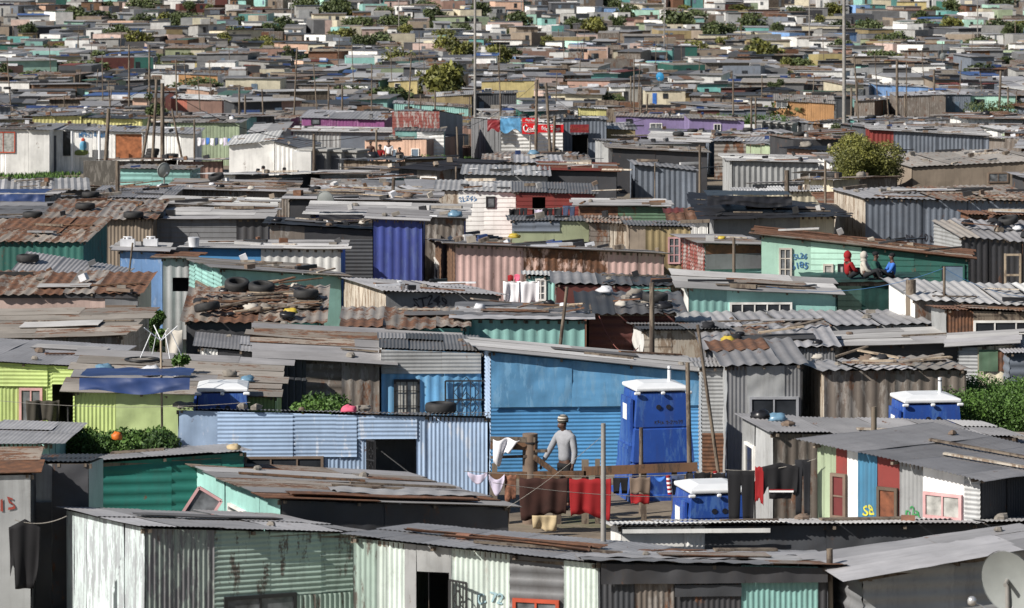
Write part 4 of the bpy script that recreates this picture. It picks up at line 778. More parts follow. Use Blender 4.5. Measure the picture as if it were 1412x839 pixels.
# (photo column, top row, width in columns, distance, leaf)
TR = [(617, 89, 84, 395, 0), (215, 116, 42, 262, 1), (637, 56, 48, 560, 0), (575, 93, 30, 398, 0), (690, 60, 60, 545, 0), (660, 70, 34, 560, 1), (460, 3, 52, 850, 1), (620, 48, 50, 640, 0),
      (660, 4, 40, 900, 1), (715, 17, 46, 830, 1), (712, 62, 24, 560, 1), (150, 36, 34, 760, 1), (190, 40, 44, 720, 0), (165, 33, 40, 800, 1), (310, 40, 26, 700, 0), (38, 30, 32, 760, 1), (148, 0, 20, 1100, 1),
      (368, 53, 24, 620, 0), (400, 62, 26, 600, 1), (288, 4, 18, 1000, 0), (260, 0, 26, 1100, 1), (820, 24, 44, 820, 0), (850, 22, 30, 830, 1), (870, 4, 26, 980, 1), (790, 22, 36, 840, 1), (960, 52, 42, 560, 0),
      (985, 30, 52, 700, 1), (1010, 33, 34, 700, 1), (998, 48, 30, 600, 0), (1050, 54, 60, 560, 0), (1085, 73, 34, 520, 0), (1032, 58, 22, 570, 1), (940, 16, 60, 850, 1), (1160, 52, 34, 640, 1), (1215, 43, 24, 680, 0),
      (1310, 23, 38, 780, 0), (1316, 0, 34, 880, 1), (1395, 30, 40, 760, 1), (1404, 26, 18, 800, 0), (1070, 103, 28, 420, 1), (1362, 140, 44, 300, 1), (1392, 72, 24, 600, 1), (1240, 66, 16, 590, 0), (1050, 50, 30, 640, 1),
      (500, 46, 40, 700, 1), (530, 8, 34, 900, 1), (600, 10, 40, 900, 1), (100, 8, 36, 900, 1), (756, 46, 22, 660, 0), (1180, 160, 16, 232, 1), (228, 14, 26, 900, 0), (70, 60, 30, 640, 1), (10, 86, 30, 480, 1), (1130, 20, 26, 800, 0), (905, 60, 24, 560, 1), (1270, 14, 30, 900, 1), (560, 30, 30, 780, 0), (330, 20, 24, 850, 1), (1095, 8, 30, 950, 1)]
for i, (px, pt, wc, D, lf) in enumerate(TR):
    D = D if D < 380 else dist_for(pt, 3.2+wc*.03); wd = wc/FPX*D*1.05; H = max(1.8, PZ(pt, D)-gz(D))
    tree(PX(px, D), D, H, wd, ['leaf_olive', 'leaf_dark'][lf], 2400 if D < 500 else 1300, max(.09, wd*.05), auto=['olive green tree', 'dark green tree'][lf]+' in the {zone}', trunk=.18, seed=i, k=12)
    OCC.append((PX(px, D)-wd*.3, D-wd*.3, 1, 0, wd*.6, wd*.6, .1))
# ---------------------------------------------------------------- portable toilets
def toilet(px0, px1, pyt, D, yaw, label, sign=None, pipe=.75, h=None):
    x = PX(px0, D); g = gz(D); top = PZ(pyt, D)-g; W_ = (px1-px0)/FPX*D/ (math.cos(math.radians(yaw))+.28*abs(math.sin(math.radians(yaw)))); W_ = min(W_, 1.2); Dp = 1.15
    root = empty('portable_toilet', (x+(Dp*math.sin(math.radians(yaw)) if yaw > 0 else 0)*.55, D, g), math.radians(yaw)); zt = top-.17; tp = .05
    mb = MB()
    def ring(z, k): return [(k, k, z), (W_-k, k, z), (W_-k, Dp-k, z), (k, Dp-k, z)]
    lv = [(-.6, -.2), (.1, -.17), (.12, -.13), (zt*.33, -.07), (zt*.33+.02, -.015), (zt*.345+.03, -.065), (zt*.66, -.01), (zt*.66+.02, .018), (zt*.67+.03, .0), (zt, .045)]
    P = []; 
    for z, k_ in lv: P += ring(z, k_)
    mb.raw(P, [(i*4+j, i*4+(j+1) % 4, (i+1)*4+(j+1) % 4, (i+1)*4+j) for i in range(len(lv)-1) for j in range(4)], 'plastic_blue')
    mb.raw(P[-4:], [(0, 1, 2, 3)], 'plastic_blue'); mb.build('body', root)
    m = MB(); m.box(-.05, -.01, .16, Dp-.16, zt*.5, zt-.12, 'plastic_blue'); m.box(-.11, -.05, .16, Dp-.16, .2, zt*.5, 'plastic_blue'); m.box(-.125, -.11, .2, Dp-.2, .3, zt*.47, 'plastic_blue'); m.box(-.062, -.05, .2, Dp-.2, zt*.53, zt-.2, 'plastic_blue'); d = m.build('door', root)
    m = MB(); m.box(-.068, -.064, .45, .75, zt-.55, zt-.25, 'ink_white'); m.build('notice', d)
    m = MB(); a = -.01; W5, D5 = W_, Dp
    P = [(-a, -a, zt+.03), (W_+a, -a, zt+.03), (W_+a, Dp+a, zt+.03), (-a, Dp+a, zt+.03), (-a*.4, -a*.4, zt+.1), (W_+a*.4, -a*.4, zt+.1), (W_+a*.4, Dp+a*.4, zt+.1), (-a*.4, Dp+a*.4, zt+.1),
         (W_*.22, Dp*.22, zt+.165), (W_*.78, Dp*.22, zt+.165), (W_*.78, Dp*.78, zt+.165), (W_*.22, Dp*.78, zt+.165)]
    m.raw(P, [(0, 1, 5, 4), (1, 2, 6, 5), (2, 3, 7, 6), (3, 0, 4, 7), (4, 5, 9, 8), (5, 6, 10, 9), (6, 7, 11, 10), (7, 4, 8, 11), (8, 9, 10, 11), (0, 3, 2, 1)], 'plastic_white')
    for (xa_, xb_) in ((-.03, .1), (W_*.46, W_*.54), (W_-.1, W_+.03)): m.box(xa_, xb_, -.035, .02, zt-.03, zt+.03, 'plastic_white')
    ro = m.build('roof', root); bv = ro.modifiers.new('soft', 'BEVEL'); bv.width = .025; bv.segments = 3
    for u in (.42, .60): m = MB(); m.tube([(W_*u, .035, zt-.27), (W_*u, -.0, zt-.27)], [.045, .05], 'plastic_dark', 10); m.build('vent_hole', root)
    if pipe: m = MB(); m.tube([(W_*pipe, Dp*.5, zt+.05), (W_*pipe, Dp*.5, zt+.45)], .035, 'plastic_white', 10); m.tube([(W_*pipe, Dp*.5, zt+.38), (W_*pipe, Dp*.5, zt+.4)], .04, 'plastic_dark', 10); m.build('vent_pipe', root)
    if sign:
        m = MB(); m.box(W_*.3, W_*.72, .0, .02, zt-.55, zt-.40, 'ltsign'); sg = m.build('sign_plate', root)
        add_text(sg, sign, (W_*.51, -.004, zt-.475), (PI/2, 0, 0), .09, 'ink_dark')
    tag(root, label, 'portable toilet', 'blue portable toilets with white roofs'); OCC.append((x, D, 1, 0, W_, Dp, .1)); return root, W_, zt
flat('ltsign', (.55, .56, .58), .6)
t1, w1, z1 = toilet(867, 948, 531, 69.3, 12, 'tall blue portable toilet with white roof behind the fence')
add_text(t1, 'KHA 2-27010', (w1*.6, .005, z1*.72), (PI/2, 0, 0), .1, 'ink_dark')
toilet(941, 1027, 671, 61.6, 12, 'blue portable toilet with white lid behind the long low roof', pipe=0)
toilet(1240, 1325, 547, 68.6, 8, 'blue portable toilet with white roof beside the right hedge', 'MSHENGU')
toilet(268, 341, 531, 68.45, 3, 'blue portable toilet behind the pale blue shack roof', 'MSHENGU', pipe=0)
def ctoilets(px0, px1, pyt, D, n, label, yaw=-20):
    for i in range(n):
        u = i/n; x = PX(px0+(px1-px0)*u, D+i*.25*(1 if yaw < 0 else -1)); y = D+i*.35; g = gz(y); H = PZ(pyt+i*.8, y)-g; W_ = (px1-px0)/n/FPX*D*.86
        root = empty('concrete_toilet', (x, y, g), math.radians(yaw)); m = MB(); m.box(0, W_, 0, 1.5, -.3, H-.1, W['concrete']); m.build('wall', root)
        m = MB(); m.box(-.1, W_+.1, -.12, 1.6, H-.1, H, W['concrete']); m.build('roof', root)
        m = MB(); m.box(.1, W_-.1, -.03, 0, 0, H-.3, 'greydoor'); m.build('door', root)
        tag(root, None, 'toilet', 'rows of grey concrete toilets', auto=label)
    OCC.append((PX(px0, D), D, 1, 0, (px1-px0)/FPX*D, 2.2, .1))
ctoilets(413, 495, 205, 176, 4, 'grey concrete toilet beside the white corrugated shack')
ctoilets(1042, 1094, 167, 289, 5, 'grey concrete toilet right of the purple house')
m = MB(); m.box(0, 22/FPX*289, 0, 1.5, 0, 1.7, W['white']); o = m.build('toilet_block_end', None, (PX(1024, 289), 289, gz(289)))
tag(o, 'pale block wall closing the left end of the concrete toilet row', 'wall')
m = MB(); m.box(0, 24/FPX*177, 0, 1.4, 0, PZ(208, 177)-gz(177), W['white']); o = m.build('painted_wall', None, (PX(404, 175), 175.4, gz(176))); tag(o, 'white end wall with red writing beside the concrete toilets', 'wall')
add_text(o, 'HALAL', (12/FPX*177, -.01, .55), (PI/2, 0, 0), .3, 'ink_red')
# ---------------------------------------------------------------- people
def skinmesh(name, J, E, mat, parent=None, loc=None, rz=0, sub=1, root=0):
    me = bpy.data.meshes.new(name); me.from_pydata([j[:3] for j in J], E, []); o = bpy.data.objects.new(name, me); COL.objects.link(o)
    o.modifiers.new('skin', 'SKIN'); sv = me.skin_vertices[0].data
    for i, j in enumerate(J):
        r_ = j[3] if len(j) > 3 else .05; r2 = j[4] if len(j) > 4 else r_; sv[i].radius = (r_, r2); sv[i].use_root = (i == root)
    if sub: m_ = o.modifiers.new('sub', 'SUBSURF'); m_.levels = sub; m_.render_levels = sub
    bpy.context.view_layer.update(); dg = bpy.context.evaluated_depsgraph_get(); m2 = bpy.data.meshes.new_from_object(o.evaluated_get(dg)); bpy.data.objects.remove(o)
    m2.materials.clear(); m2.materials.append(MATS[mat]); m2.name = name
    for p in m2.polygons: p.use_smooth = True
    o = bpy.data.objects.new(name, m2); COL.objects.link(o)
    if parent is not None: o.parent = parent
    if loc is not None: o.location = loc; o.rotation_euler = (0, 0, rz)
    return o
def hand(J, E, wi, d, side):        # palm, four unequal curled fingers and a thumb leaving the side of the palm
    w_ = Vector(J[wi][:3]); d = Vector(d).normalized(); s_ = Vector(side).normalized(); n_ = d.cross(s_)
    pk = len(J); J.append(tuple(w_+d*.075)+(.028, .014)); E.append((wi, pk))
    for i, (o_, l_) in enumerate(((-.03, .062), (-.01, .072), (.011, .068), (.03, .054))):
        a = w_+d*.085+s_*o_; b = a+d*l_*.55+n_*.012; c = b+d*l_*.3+n_*.03; q = len(J)
        J.extend([tuple(a)+(.0095, .0095), tuple(b)+(.009, .009), tuple(c)+(.008, .008)]); E.extend([(pk, q), (q, q+1), (q+1, q+2)])
    a = w_+d*.03-s_*.032; b = a+d*.035-s_*.02+n_*.012; q = len(J); J.extend([tuple(a)+(.011, .011), tuple(b)+(.0095, .0095)]); E.extend([(pk, q), (q, q+1)])
def face(root, hc, r_, fdir, hair='cloth_black'):
    """eyes, brows, mouth and ears set on the head"""
    f = Vector(fdir).normalized(); s_ = Vector((0, 0, 1)).cross(f).normalized(); m = MB()
    for k_ in (-1, 1):
        e = Vector(hc)+f*r_*.93+s_*k_*r_*.36+Vector((0, 0, .01)); m.blob(e, r_*.13, 'ink_white', 1, 1, .7, 0, nu=6, nv=4); m.blob(e+f*r_*.07, r_*.08, 'plastic_dark', 1, 1, 1, 0, nu=6, nv=4)
        m.blob(Vector(hc)+s_*k_*r_*.98+Vector((0, 0, -.01)), r_*.24, 'skin', .6, .8, 1.2, 0, nu=6, nv=4)
    mo = Vector(hc)+f*r_*.95+Vector((0, 0, -r_*.62)); m.blob(mo, r_*.2, 'cloth_brown', 1, 1, .4, 0, nu=6, nv=4)
    m.build('face', root)
def man():
    D = 68.2; g = gz(D); cx = PX(779, D); root = empty('person', (cx, D, g), -.85); z0 = 0
    hz = PZ(588, D)-g; hc = (-.045, -.02, hz)
    J = [(0, 0, .93, .10, .07), (0, 0, 1.15, .09, .055), (0.0, 0, 1.36, .105, .055), (-.01, -.0, 1.44, .05), (-.03, -.01, 1.50, .052), (-.045, -.03, 1.545, .07, .08), (-.045, -.02, 1.60, .078, .088), (-.04, -.01, 1.655, .066, .074),
         (-.075, -.105, 1.565, .018), (-.19, -.02, 1.36, .055), (-.31, -.10, 1.10, .043), (-.43, -.17, .86, .027), (.19, .02, 1.36, .055), (.235, .03, 1.08, .043), (.235, -.02, .83, .027),
         (-.09, 0, .86, .085), (-.11, .02, .48, .058), (-.11, .05, .09, .04), (-.12, -.12, .04, .035), (.09, 0, .86, .085), (.10, -.03, .48, .058), (.10, 0, .09, .04), (.10, -.17, .04, .035)]
    E = [(0, 1), (1, 2), (2, 3), (3, 4), (4, 5), (5, 6), (6, 7), (6, 8), (2, 9), (9, 10), (10, 11), (2, 12), (12, 13), (13, 14), (0, 15), (15, 16), (16, 17), (17, 18), (0, 19), (19, 20), (20, 21), (21, 22)]
    hand(J, E, 11, (-.35, -.2, -.75), (-.3, .9, 0)); hand(J, E, 14, (0, -.1, -1), (0, 1, 0))
    skinmesh('body', J, E, 'skin', root, sub=1); face(root, (-.045, -.025, 1.60), .08, (-.45, -.9, -.1))
    J = [(0, 0, .88, .165, .125), (0, 0, 1.0, .145, .115), (0, 0, 1.18, .14, .11), (0, .0, 1.36, .155, .105), (-.005, .015, 1.445, .085, .08), (-.19, -.02, 1.37, .075), (-.31, -.10, 1.10, .062), (-.42, -.165, .88, .045), (.19, .02, 1.37, .075), (.245, .03, 1.08, .062), (.245, -.02, .86, .045), (0, .07, 1.43, .09, .06)]
    E = [(0, 1), (1, 2), (2, 3), (3, 4), (3, 5), (5, 6), (6, 7), (3, 8), (8, 9), (9, 10), (4, 11)]
    h = skinmesh('hoodie', J, E, 'cloth_grey', root)
    m = MB(); m.blob((0, .075, 1.43), .085, 'cloth_grey', 1.3, .8, .7, .05, nu=10, nv=7); m.build('hood', h)
    J = [(0, 0, .90, .135, .105), (-.09, 0, .82, .10), (-.11, .02, .48, .078), (-.11, .05, .12, .062), (.09, 0, .82, .10), (.10, -.03, .48, .078), (.10, 0, .12, .062)]
    skinmesh('trousers', J, [(0, 1), (1, 2), (2, 3), (0, 4), (4, 5), (5, 6)], 'cloth_black', root)
    m = MB()
    for sx, sy in ((-.115, -.04), (.10, -.08)): m.blob((sx, sy, .05), .06, 'plastic_dark', .8, 2.3, .8, 0)
    m.build('shoes', root)
    hb = MB(); n = 14; pr = [(.098, 1.635, 'cloth_olive'), (.102, 1.675, 'cloth_cream'), (.102, 1.69, 'cloth_olive'), (.098, 1.715, 'cloth_cream'), (.086, 1.745, 'cloth_olive'), (.055, 1.768, 'cloth_cream'), (.005, 1.778, 'cloth_cream')]
    for i in range(len(pr)-1):
        P = [(-.042+pr[i+q][0]*math.cos(2*PI*k_/n), -.012+pr[i+q][0]*math.sin(2*PI*k_/n)*1.05, pr[i+q][1]) for q in (0, 1) for k_ in range(n)]
        hb.raw(P, [(k_, (k_+1) % n, n+(k_+1) % n, n+k_) for k_ in range(n)], pr[i][2], .5, True)
    hb.build('knitted_hat', root)
    tag(root, 'man in grey hooded top and knitted hat standing at the fence', 'person')
man()
def seated(px, pyseat, D, th, top, hood, label, k_=.75, lean=0, hooded=True, legs='cloth_charcoal'):
    root = empty('person', (PX(px, D), D, PZ(pyseat, D)), th); f = lambda *a: tuple(v*k_ for v in a)
    J = [f(0, 0, .12, .11, .10), f(0, .02, .32, .11, .09), f(lean*.1, .02, .52, .12, .08), f(lean*.15, .0, .60, .045), f(lean*.2, -.02, .70, .085, .09), f(lean*.2, -.02, .78, .075, .085),
         f(-.19, .0, .50, .045), f(-.22, -.12, .28, .038), f(-.10, -.30, .22, .028), f(.19, .0, .50, .045), f(.22, -.12, .28, .038), f(.10, -.30, .22, .028),
         f(-.11, -.06, .12, .08), f(-.18, -.42, .30, .055), f(-.12, -.55, .03, .04), f(.11, -.06, .12, .08), f(.18, -.42, .30, .055), f(.12, -.55, .03, .04)]
    E = [(0, 1), (1, 2), (2, 3), (3, 4), (4, 5), (2, 6), (6, 7), (7, 8), (2, 9), (9, 10), (10, 11), (0, 12), (12, 13), (13, 14), (0, 15), (15, 16), (16, 17)]
    hand(J, E, 8, (0, -1, -.2), (1, 0, 0)); hand(J, E, 11, (0, -1, -.2), (1, 0, 0))
    skinmesh('body', J, E, 'skin', root); face(root, f(lean*.2, -.02, .73), .085*k_, (0, -1, 0))
    J = [f(0, .0, .10, .15, .14), f(0, .02, .32, .15, .125), f(lean*.1, .02, .52, .16, .115), f(-.19, .0, .50, .07), f(-.22, -.12, .28, .06), f(-.12, -.27, .22, .045), f(.19, .0, .50, .07), f(.22, -.12, .28, .06), f(.12, -.27, .22, .045)]
    skinmesh('jacket', J, [(0, 1), (1, 2), (2, 3), (3, 4), (4, 5), (2, 6), (6, 7), (7, 8)], top, root)
    if hooded:
        m = MB(); m.blob(f(lean*.2, .03, .73), .125*k_, hood, 1, 1.0, 1.15, .03, nu=12, nv=9); m.tube([f(lean*.12, .03, .55), f(lean*.2, .03, .66)], [.12*k_, .09*k_], hood, 10); m.build('hood', root)
    else:
        m = MB(); m.blob(f(lean*.2, .01, .775), .095*k_, 'cloth_black', 1, 1.05, .8, .05, nu=12, nv=8); m.build('hair', root)
    J = [f(0, 0, .12, .12, .11), f(-.11, -.06, .13, .10), f(-.18, -.42, .30, .072), f(-.12, -.54, .06, .055), f(.11, -.06, .13, .10), f(.18, -.42, .30, .072), f(.12, -.54, .06, .055)]
    skinmesh('trousers', J, [(0, 1), (1, 2), (2, 3), (0, 4), (4, 5), (5, 6)], legs, root)
    tag(root, label, 'person', 'children sitting on the green netted roof'); return root
def standing(px, pyt, D, top, legs, label, th=0, H=1.68, arm=0, skirt=False):
    z = PZ(pyt, D); g = z-H; root = empty('person', (PX(px, D), D, max(g, gz(D))), th); q = H/1.7
    f = lambda *a: tuple(v*q for v in a)
    J = [f(0, 0, .92, .12, .09), f(0, 0, 1.15, .11, .08), f(0, 0, 1.36, .13, .08), f(0, 0, 1.46, .048), f(0, -.01, 1.55, .075, .08), f(0, -.01, 1.63, .07, .08), f(-.19, 0, 1.36, .052), f(-.24, -.02, 1.08, .04), f(-.22-.1*arm, -.12, .84+.3*arm, .027), f(.19, 0, 1.36, .052), f(.24, -.02, 1.08, .04), f(.22, -.12, .84, .027),
         f(-.09, 0, .86, .08), f(-.10, 0, .48, .055), f(-.10, 0, .06, .04), f(.09, 0, .86, .08), f(.10, 0, .48, .055), f(.10, 0, .06, .04)]
    E = [(0, 1), (1, 2), (2, 3), (3, 4), (4, 5), (2, 6), (6, 7), (7, 8), (2, 9), (9, 10), (10, 11), (0, 12), (12, 13), (13, 14), (0, 15), (15, 16), (16, 17)]
    hand(J, E, 8, (0, -.2, -1), (0, 1, 0)); hand(J, E, 11, (0, -.2, -1), (0, 1, 0))
    skinmesh('body', J, E, 'skin', root); face(root, f(0, -.01, 1.59), .08*q, (0, -1, 0))
    J = [f(0, 0, .88, .15, .12), f(0, 0, 1.15, .14, .11), f(0, 0, 1.37, .155, .105), f(-.19, 0, 1.36, .068), f(-.24, -.02, 1.08, .055), f(.19, 0, 1.36, .068), f(.24, -.02, 1.08, .055)]
    skinmesh('shirt', J, [(0, 1), (1, 2), (2, 3), (3, 4), (2, 5), (5, 6)], top, root)
    J = [f(0, 0, .90, .13, .105), f(-.09, 0, .82, .10), f(-.10, 0, .48, .08), f(-.10, 0, .12, .06), f(.09, 0, .82, .10), f(.10, 0, .48, .08), f(.10, 0, .12, .06)]
    skinmesh('trousers', J, [(0, 1), (1, 2), (2, 3), (0, 4), (4, 5), (5, 6)], legs, root)
    m = MB(); m.blob(f(0, .01, 1.64), .09*q, 'cloth_black', 1, 1.05, .8, .05, nu=10, nv=7); m.build('hair', root)
    tag(root, label, 'person'); return root
# green netted structure the children sit on
DN = 90.6
def netted():
    g = gz(DN); x0, x1 = PX(1150, DN), PX(1226, DN); Wd = x1-x0; zt = PZ(391, DN)-g; dp = 2.6; root = empty('shade_shelter', (x0, DN, g))
    m = MB()
    def P(u, v, w_): return np.stack([u+0*v, -w_+0*u, v+0*u], 1)
    sheet(m, P, 0, Wd, .0, zt, 'f', 'net_green', 0, .5, 5)
    def P2(u, v, w_): return np.stack([-w_+0*u, u+0*v, v+0*u], 1)
    sheet(m, P2, 0, dp, .0, zt, 'f', 'net_green', 0, .5, 6); m.build('side_netting', root)
    m = MB()
    def P3(u, v, w_): return np.stack([u, v, zt+.04+w_+0*u], 1)
    sheet(m, P3, -.7, Wd+1.0, -.15, dp, 'f', 'net_green', 0, .5, 9); m.build('roof_netting', root)
    m = MB(); m.box(-.1, Wd+.9, -.05, dp, zt-.06, zt-.0, W['wood']); m.build('roof_boards', root)
    for u, v in ((.05, .06), (Wd-.05, .06), (.05, dp-.1), (Wd-.05, dp-.1), (Wd*.6, .06)): m = MB(); m.tube([(u, v, -.3), (u, v, zt-.06)], .05, W['wood'], 8); m.build('post', root)
    tag(root, 'dark green netted shelter with children sitting on its roof', 'shelter'); OCC.append((x0, DN, 1, 0, Wd, dp, .2)); return zt+g
netted()
seated(1170, 385, DN+.7, 1.9, 'cloth_red', 'cloth_red', 'child in a red hooded jacket sitting on the green netted roof', .82)
seated(1192, 385, DN+.5, 1.3, 'cloth_cream', 'cloth_cream', 'child in a cream hooded jacket sitting on the green netted roof', .80, .3)
seated(1207, 386, DN+1.2, 1.2, 'cloth_green', 'cloth_black', 'child in dark green top behind the cream hooded child', .84, .2, False, 'cloth_red')
seated(1230, 385, DN+.8, -1.4, 'cloth_blue', 'cloth_black', 'child in a bright blue jacket sitting at the right of the roof', .78, 0, False)
standing(363, 229, 160, 'cloth_charcoal', 'cloth_denim', 'dark clad person behind the rusty roof left of the utility pole')
standing(392, 232, 160, 'cloth_charcoal', 'cloth_denim', 'second dark clad person further right behind the rusty roof')
standing(511, 207, 206, 'cloth_brown', 'cloth_denim', 'person at the left corner of the peach shack', H=1.6)
seated(524, 221, 204, .2, 'cloth_red', 'cloth_red', 'person in a red shirt sitting before the peach shack', 1.05, 0, False)['group'] = 'people by the peach shack'
standing(536, 203, 205, 'cloth_white', 'cloth_black', 'person in a white top standing before the peach shack')
seated(551, 223, 204, .2, 'cloth_charcoal', 'cloth_black', 'person in dark clothes sitting low at the blue door', .95, 0, False)['group'] = 'people by the peach shack'
# ---------------------------------------------------------------- washing
def cloth(name, px0, px1, py0, py1, D, mat, label, cat, group='washing hung out to dry', shape='sheet', amp=.035, seed=0, yaw=0, sag=.02, peg=True):
    x0 = PX(px0, D); wd = PX(px1, D)-x0; zt = PZ(py0, D); H = zt-PZ(py1, D); r = random.Random(seed+int(px0)); a, b, c_ = r.uniform(0, 6), r.uniform(8, 19), r.uniform(23, 38)
    nu, nv = max(16, int(wd/.02)), max(8, int(H/.08)); us = np.linspace(0, 1, nu); vs = np.linspace(0, 1, nv); mb = MB()
    def fn(u, v):
        y = amp*(.45 if shape == 'legs' else 1)*(.45+.55*v)*.8*(np.sin(u*wd*b+a+1.2*v+np.sin(3*v+a))+.6*np.sin(u*wd*c_+2*a+v)); X = u*wd; Z = -v*H
        if shape == 'sheet': X = wd*(.5+(u-.5)*(1-.08*v*v)); Z = Z*(1+.09*np.sin(u*5+a)+.03*np.sin(u*17+a)) - sag*np.sin(u*PI*(2+int(wd/.5)))**2
        elif shape == 'peak': Z = -v*H*(.25+.75*np.abs(np.sin(u*PI*1.0))) - .25*H*np.abs(np.sin(u*PI))*(1-v); X = u*wd
        elif shape == 'top': X = wd*(.5+(u-.5)*(1-.12*v)); Z = -v*H*np.where((np.abs(u-.5) > .34), .78+.12*np.sin(u*20+a), 1.0)-.06*H*np.abs(u-.5)*4*(1-v)
        elif shape == 'rag': X = wd*(.5+(u-.5)*(1-.25*v)-.12*v); Z = -v*H*(.62+.38*np.cos(3.4*u-.5)+.10*np.sin(u*13+a))-.03*np.sin(u*9)
        elif shape == 'legs': X = wd*(.5+(u-.5)*(1-.1*v)); Z = -v*H*np.where(np.abs(u-.5) < .07, .3, 1.0)
        return np.stack([X, y, Z], 1)
    mb.grid(fn, us, vs, mat, .5, True); o = mb.build(name, None, (x0, D, zt)); o.rotation_euler = (0, 0, math.radians(yaw))
    so_ = o.modifiers.new('thick', 'SOLIDIFY'); so_.thickness = .008
    tag(o, label, cat, group); return o
DL = 65.2
cloth('shirt', 680, 717, 606, 641, 66.3, 'cloth_white', 'white shirt thrown over the wooden rail left of the man', 'shirt', shape='rag', amp=.06)
cloth('cloth', 645, 672, 651, 668, DL, 'cloth_lilac', 'pale lilac cloth pegged by its corners at the left end of the line', 'cloth', shape='peak')
cloth('cloth', 674, 696, 654, 684, DL, 'cloth_lilac', 'second lilac cloth hanging right beside the plaid one', 'cloth', shape='peak')
flat('cloth_plaid', (.20, .09, .055), .95, noise=.6, scale=14)
cloth('blanket', 696, 712, 655, 690, DL, 'cloth_plaid', 'small brown plaid cloth left of the brown blanket', 'cloth')
cloth('blanket', 716, 783, 659, 712, DL, 'cloth_brown', 'large dark brown blanket on the line below the man', 'blanket', amp=.03)
cloth('cloth', 734, 768, 711, 731, DL-.2, 'cloth_tan', 'tan cloth hanging under the brown blanket', 'cloth', sag=0)
cloth('blanket', 785, 843, 660, 712, DL, 'cloth_red', 'bright red blanket on the line right of the man', 'blanket', amp=.026)
cloth('shorts', 845, 866, 659, 681, DL+.2, 'cloth_black', 'black shorts right of the red blanket', 'shorts', shape='legs')
o = cloth('towel', 868, 897, 658, 681, DL+.2, 'cloth_taupe', 'taupe shirt with red lower half on the line', 'shirt'); 
c2 = cloth('red_hem', 869, 896, 681, 694, DL+.2, 'cloth_red', None, None, None); c2.parent = o; c2.location = c2.location-o.location
for kk in ('label', 'category', 'group'):
    if kk in c2: del c2[kk]
cloth('cloth', 903, 917, 657, 665, DL+.2, 'cloth_blue', 'small blue cloth before the tall toilet', 'cloth', shape='peak')
def sock(px, py0, py1, D, label):
    mb = MB(); z0 = PZ(py0, D); H = z0-PZ(py1, D); n = 9
    for i in range(n):
        a = -H*i/n; b_ = -H*(i+1)/n; mb.tube([(.04*(i/n), 0, a), (.04*((i+1)/n), 0, b_)], .04, ['cloth_red', 'cloth_white'][i % 2], 8)
    o = mb.build('sock', None, (PX(px, D), D, z0)); tag(o, label, 'sock', 'red and white striped socks')
sock(921, 656, 682, DL+.2, 'striped red and white sock right of the blue cloth'); sock(986, 650, 673, DL+.6, 'striped red and white sock above the front toilet roof')
cloth('trousers', 926, 944, 656, 690, DL+.3, 'cloth_denim', 'denim trousers beside the striped sock', 'trousers', shape='legs')
for i_, (a_, b_, c__) in enumerate(((846, 866, 'x'), )): pass
for i_, (a_, b_, y_, m_) in enumerate(((946, 956, 676, 'cloth_charcoal'), (981, 1000, 690, 'cloth_black'), (990, 1002, 684, 'cloth_denim'))):
    cloth('washing', a_, b_, 652, y_, DL+.5+.05*i_, m_, None, 'washing', shape='sheet'); tag(list(COL.objects)[-1], auto='dark garment hanging above the front toilet lid')
cloth('vest', 957, 980, 651, 668, DL+.6, 'cloth_black', 'black vest above the front toilet lid', 'vest')
cloth('trousers', 1003, 1041, 649, 718, 59.3, 'cloth_black', 'black trousers left of the red cloth', 'trousers', shape='legs')
cloth('shirt', 1041, 1053, 643, 692, 59.3, 'cloth_red', 'narrow red cloth between black trousers and black jersey', 'cloth')
o = cloth('jersey', 1050, 1102, 638, 688, 59.3, 'cloth_black', 'black jersey with a white and red band', 'jersey', shape='top')
m = MB(); m.box(.12, .52, -.06, -.05, -.48, -.45, 'ink_white'); m.box(.12, .52, -.06, -.05, -.445, -.43, 'cloth_red'); m.build('chest_band', o)
cloth('trousers', 1096, 1118, 634, 710, 59.3, 'cloth_charcoal', 'charcoal trousers at the right end of the line', 'trousers', shape='legs')
cloth('jacket', 12, 56, 716, 812, 53.2, 'cloth_black', 'black jacket hanging by the grey shack at lower left', 'jacket', shape='top')
cloth('coat', 36, 82, 552, 582, 69.5, 'cloth_olive', 'dark brown cloth hung beside the doorway of the lime shack', 'cloth', amp=.06)
cloth('bedsheet', 694, 716, 388, 420, 91, 'cloth_white', 'white bedsheet on the line, left one', 'bedsheet', shape='sheet', amp=.05); cloth('bedsheet', 716, 744, 388, 420, 91, 'cloth_white', 'white bedsheet on the line, nearest the turquoise shack', 'bedsheet', amp=.05)
cloth('shirt', 700, 708, 379, 391, 91.5, 'cloth_red', 'small red shirt above the white bedsheets', 'shirt', shape='top'); cloth('shirt', 709, 717, 378, 389, 91.5, 'cloth_pink', 'small pink shirt above the white bedsheets', 'shirt', shape='top')
for i, (a, b, c_, d) in enumerate([(702, 716, 288, 300), (717, 727, 287, 300), (737, 748, 289, 301), (749, 762, 287, 300), (764, 775, 286, 302), (776, 793, 284, 299)]):
    cloth('washing', a, b, c_, d, 117, ['cloth_black', 'cloth_charcoal', 'cloth_lilac', 'cloth_black', 'cloth_charcoal', 'cloth_denim'][i], None, 'washing', 'washing in front of the dark red shack', 'legs' if i % 2 else 'sheet')
    tag(list(COL.objects)[-1], auto='piece of washing on the line below the dark red shack')
for i in range(9):
    cloth('washing', 272+i*6, 277+i*6, 190+(i % 2), 201-(i % 3), 190, ['cloth_white', 'cloth_lilac', 'cloth_blue', 'cloth_white', 'cloth_denim'][i % 5], None, 'washing', 'washing left of the white plastered shack', 'sheet')
    tag(list(COL.objects)[-1], auto='small piece of washing left of the white plastered shack')
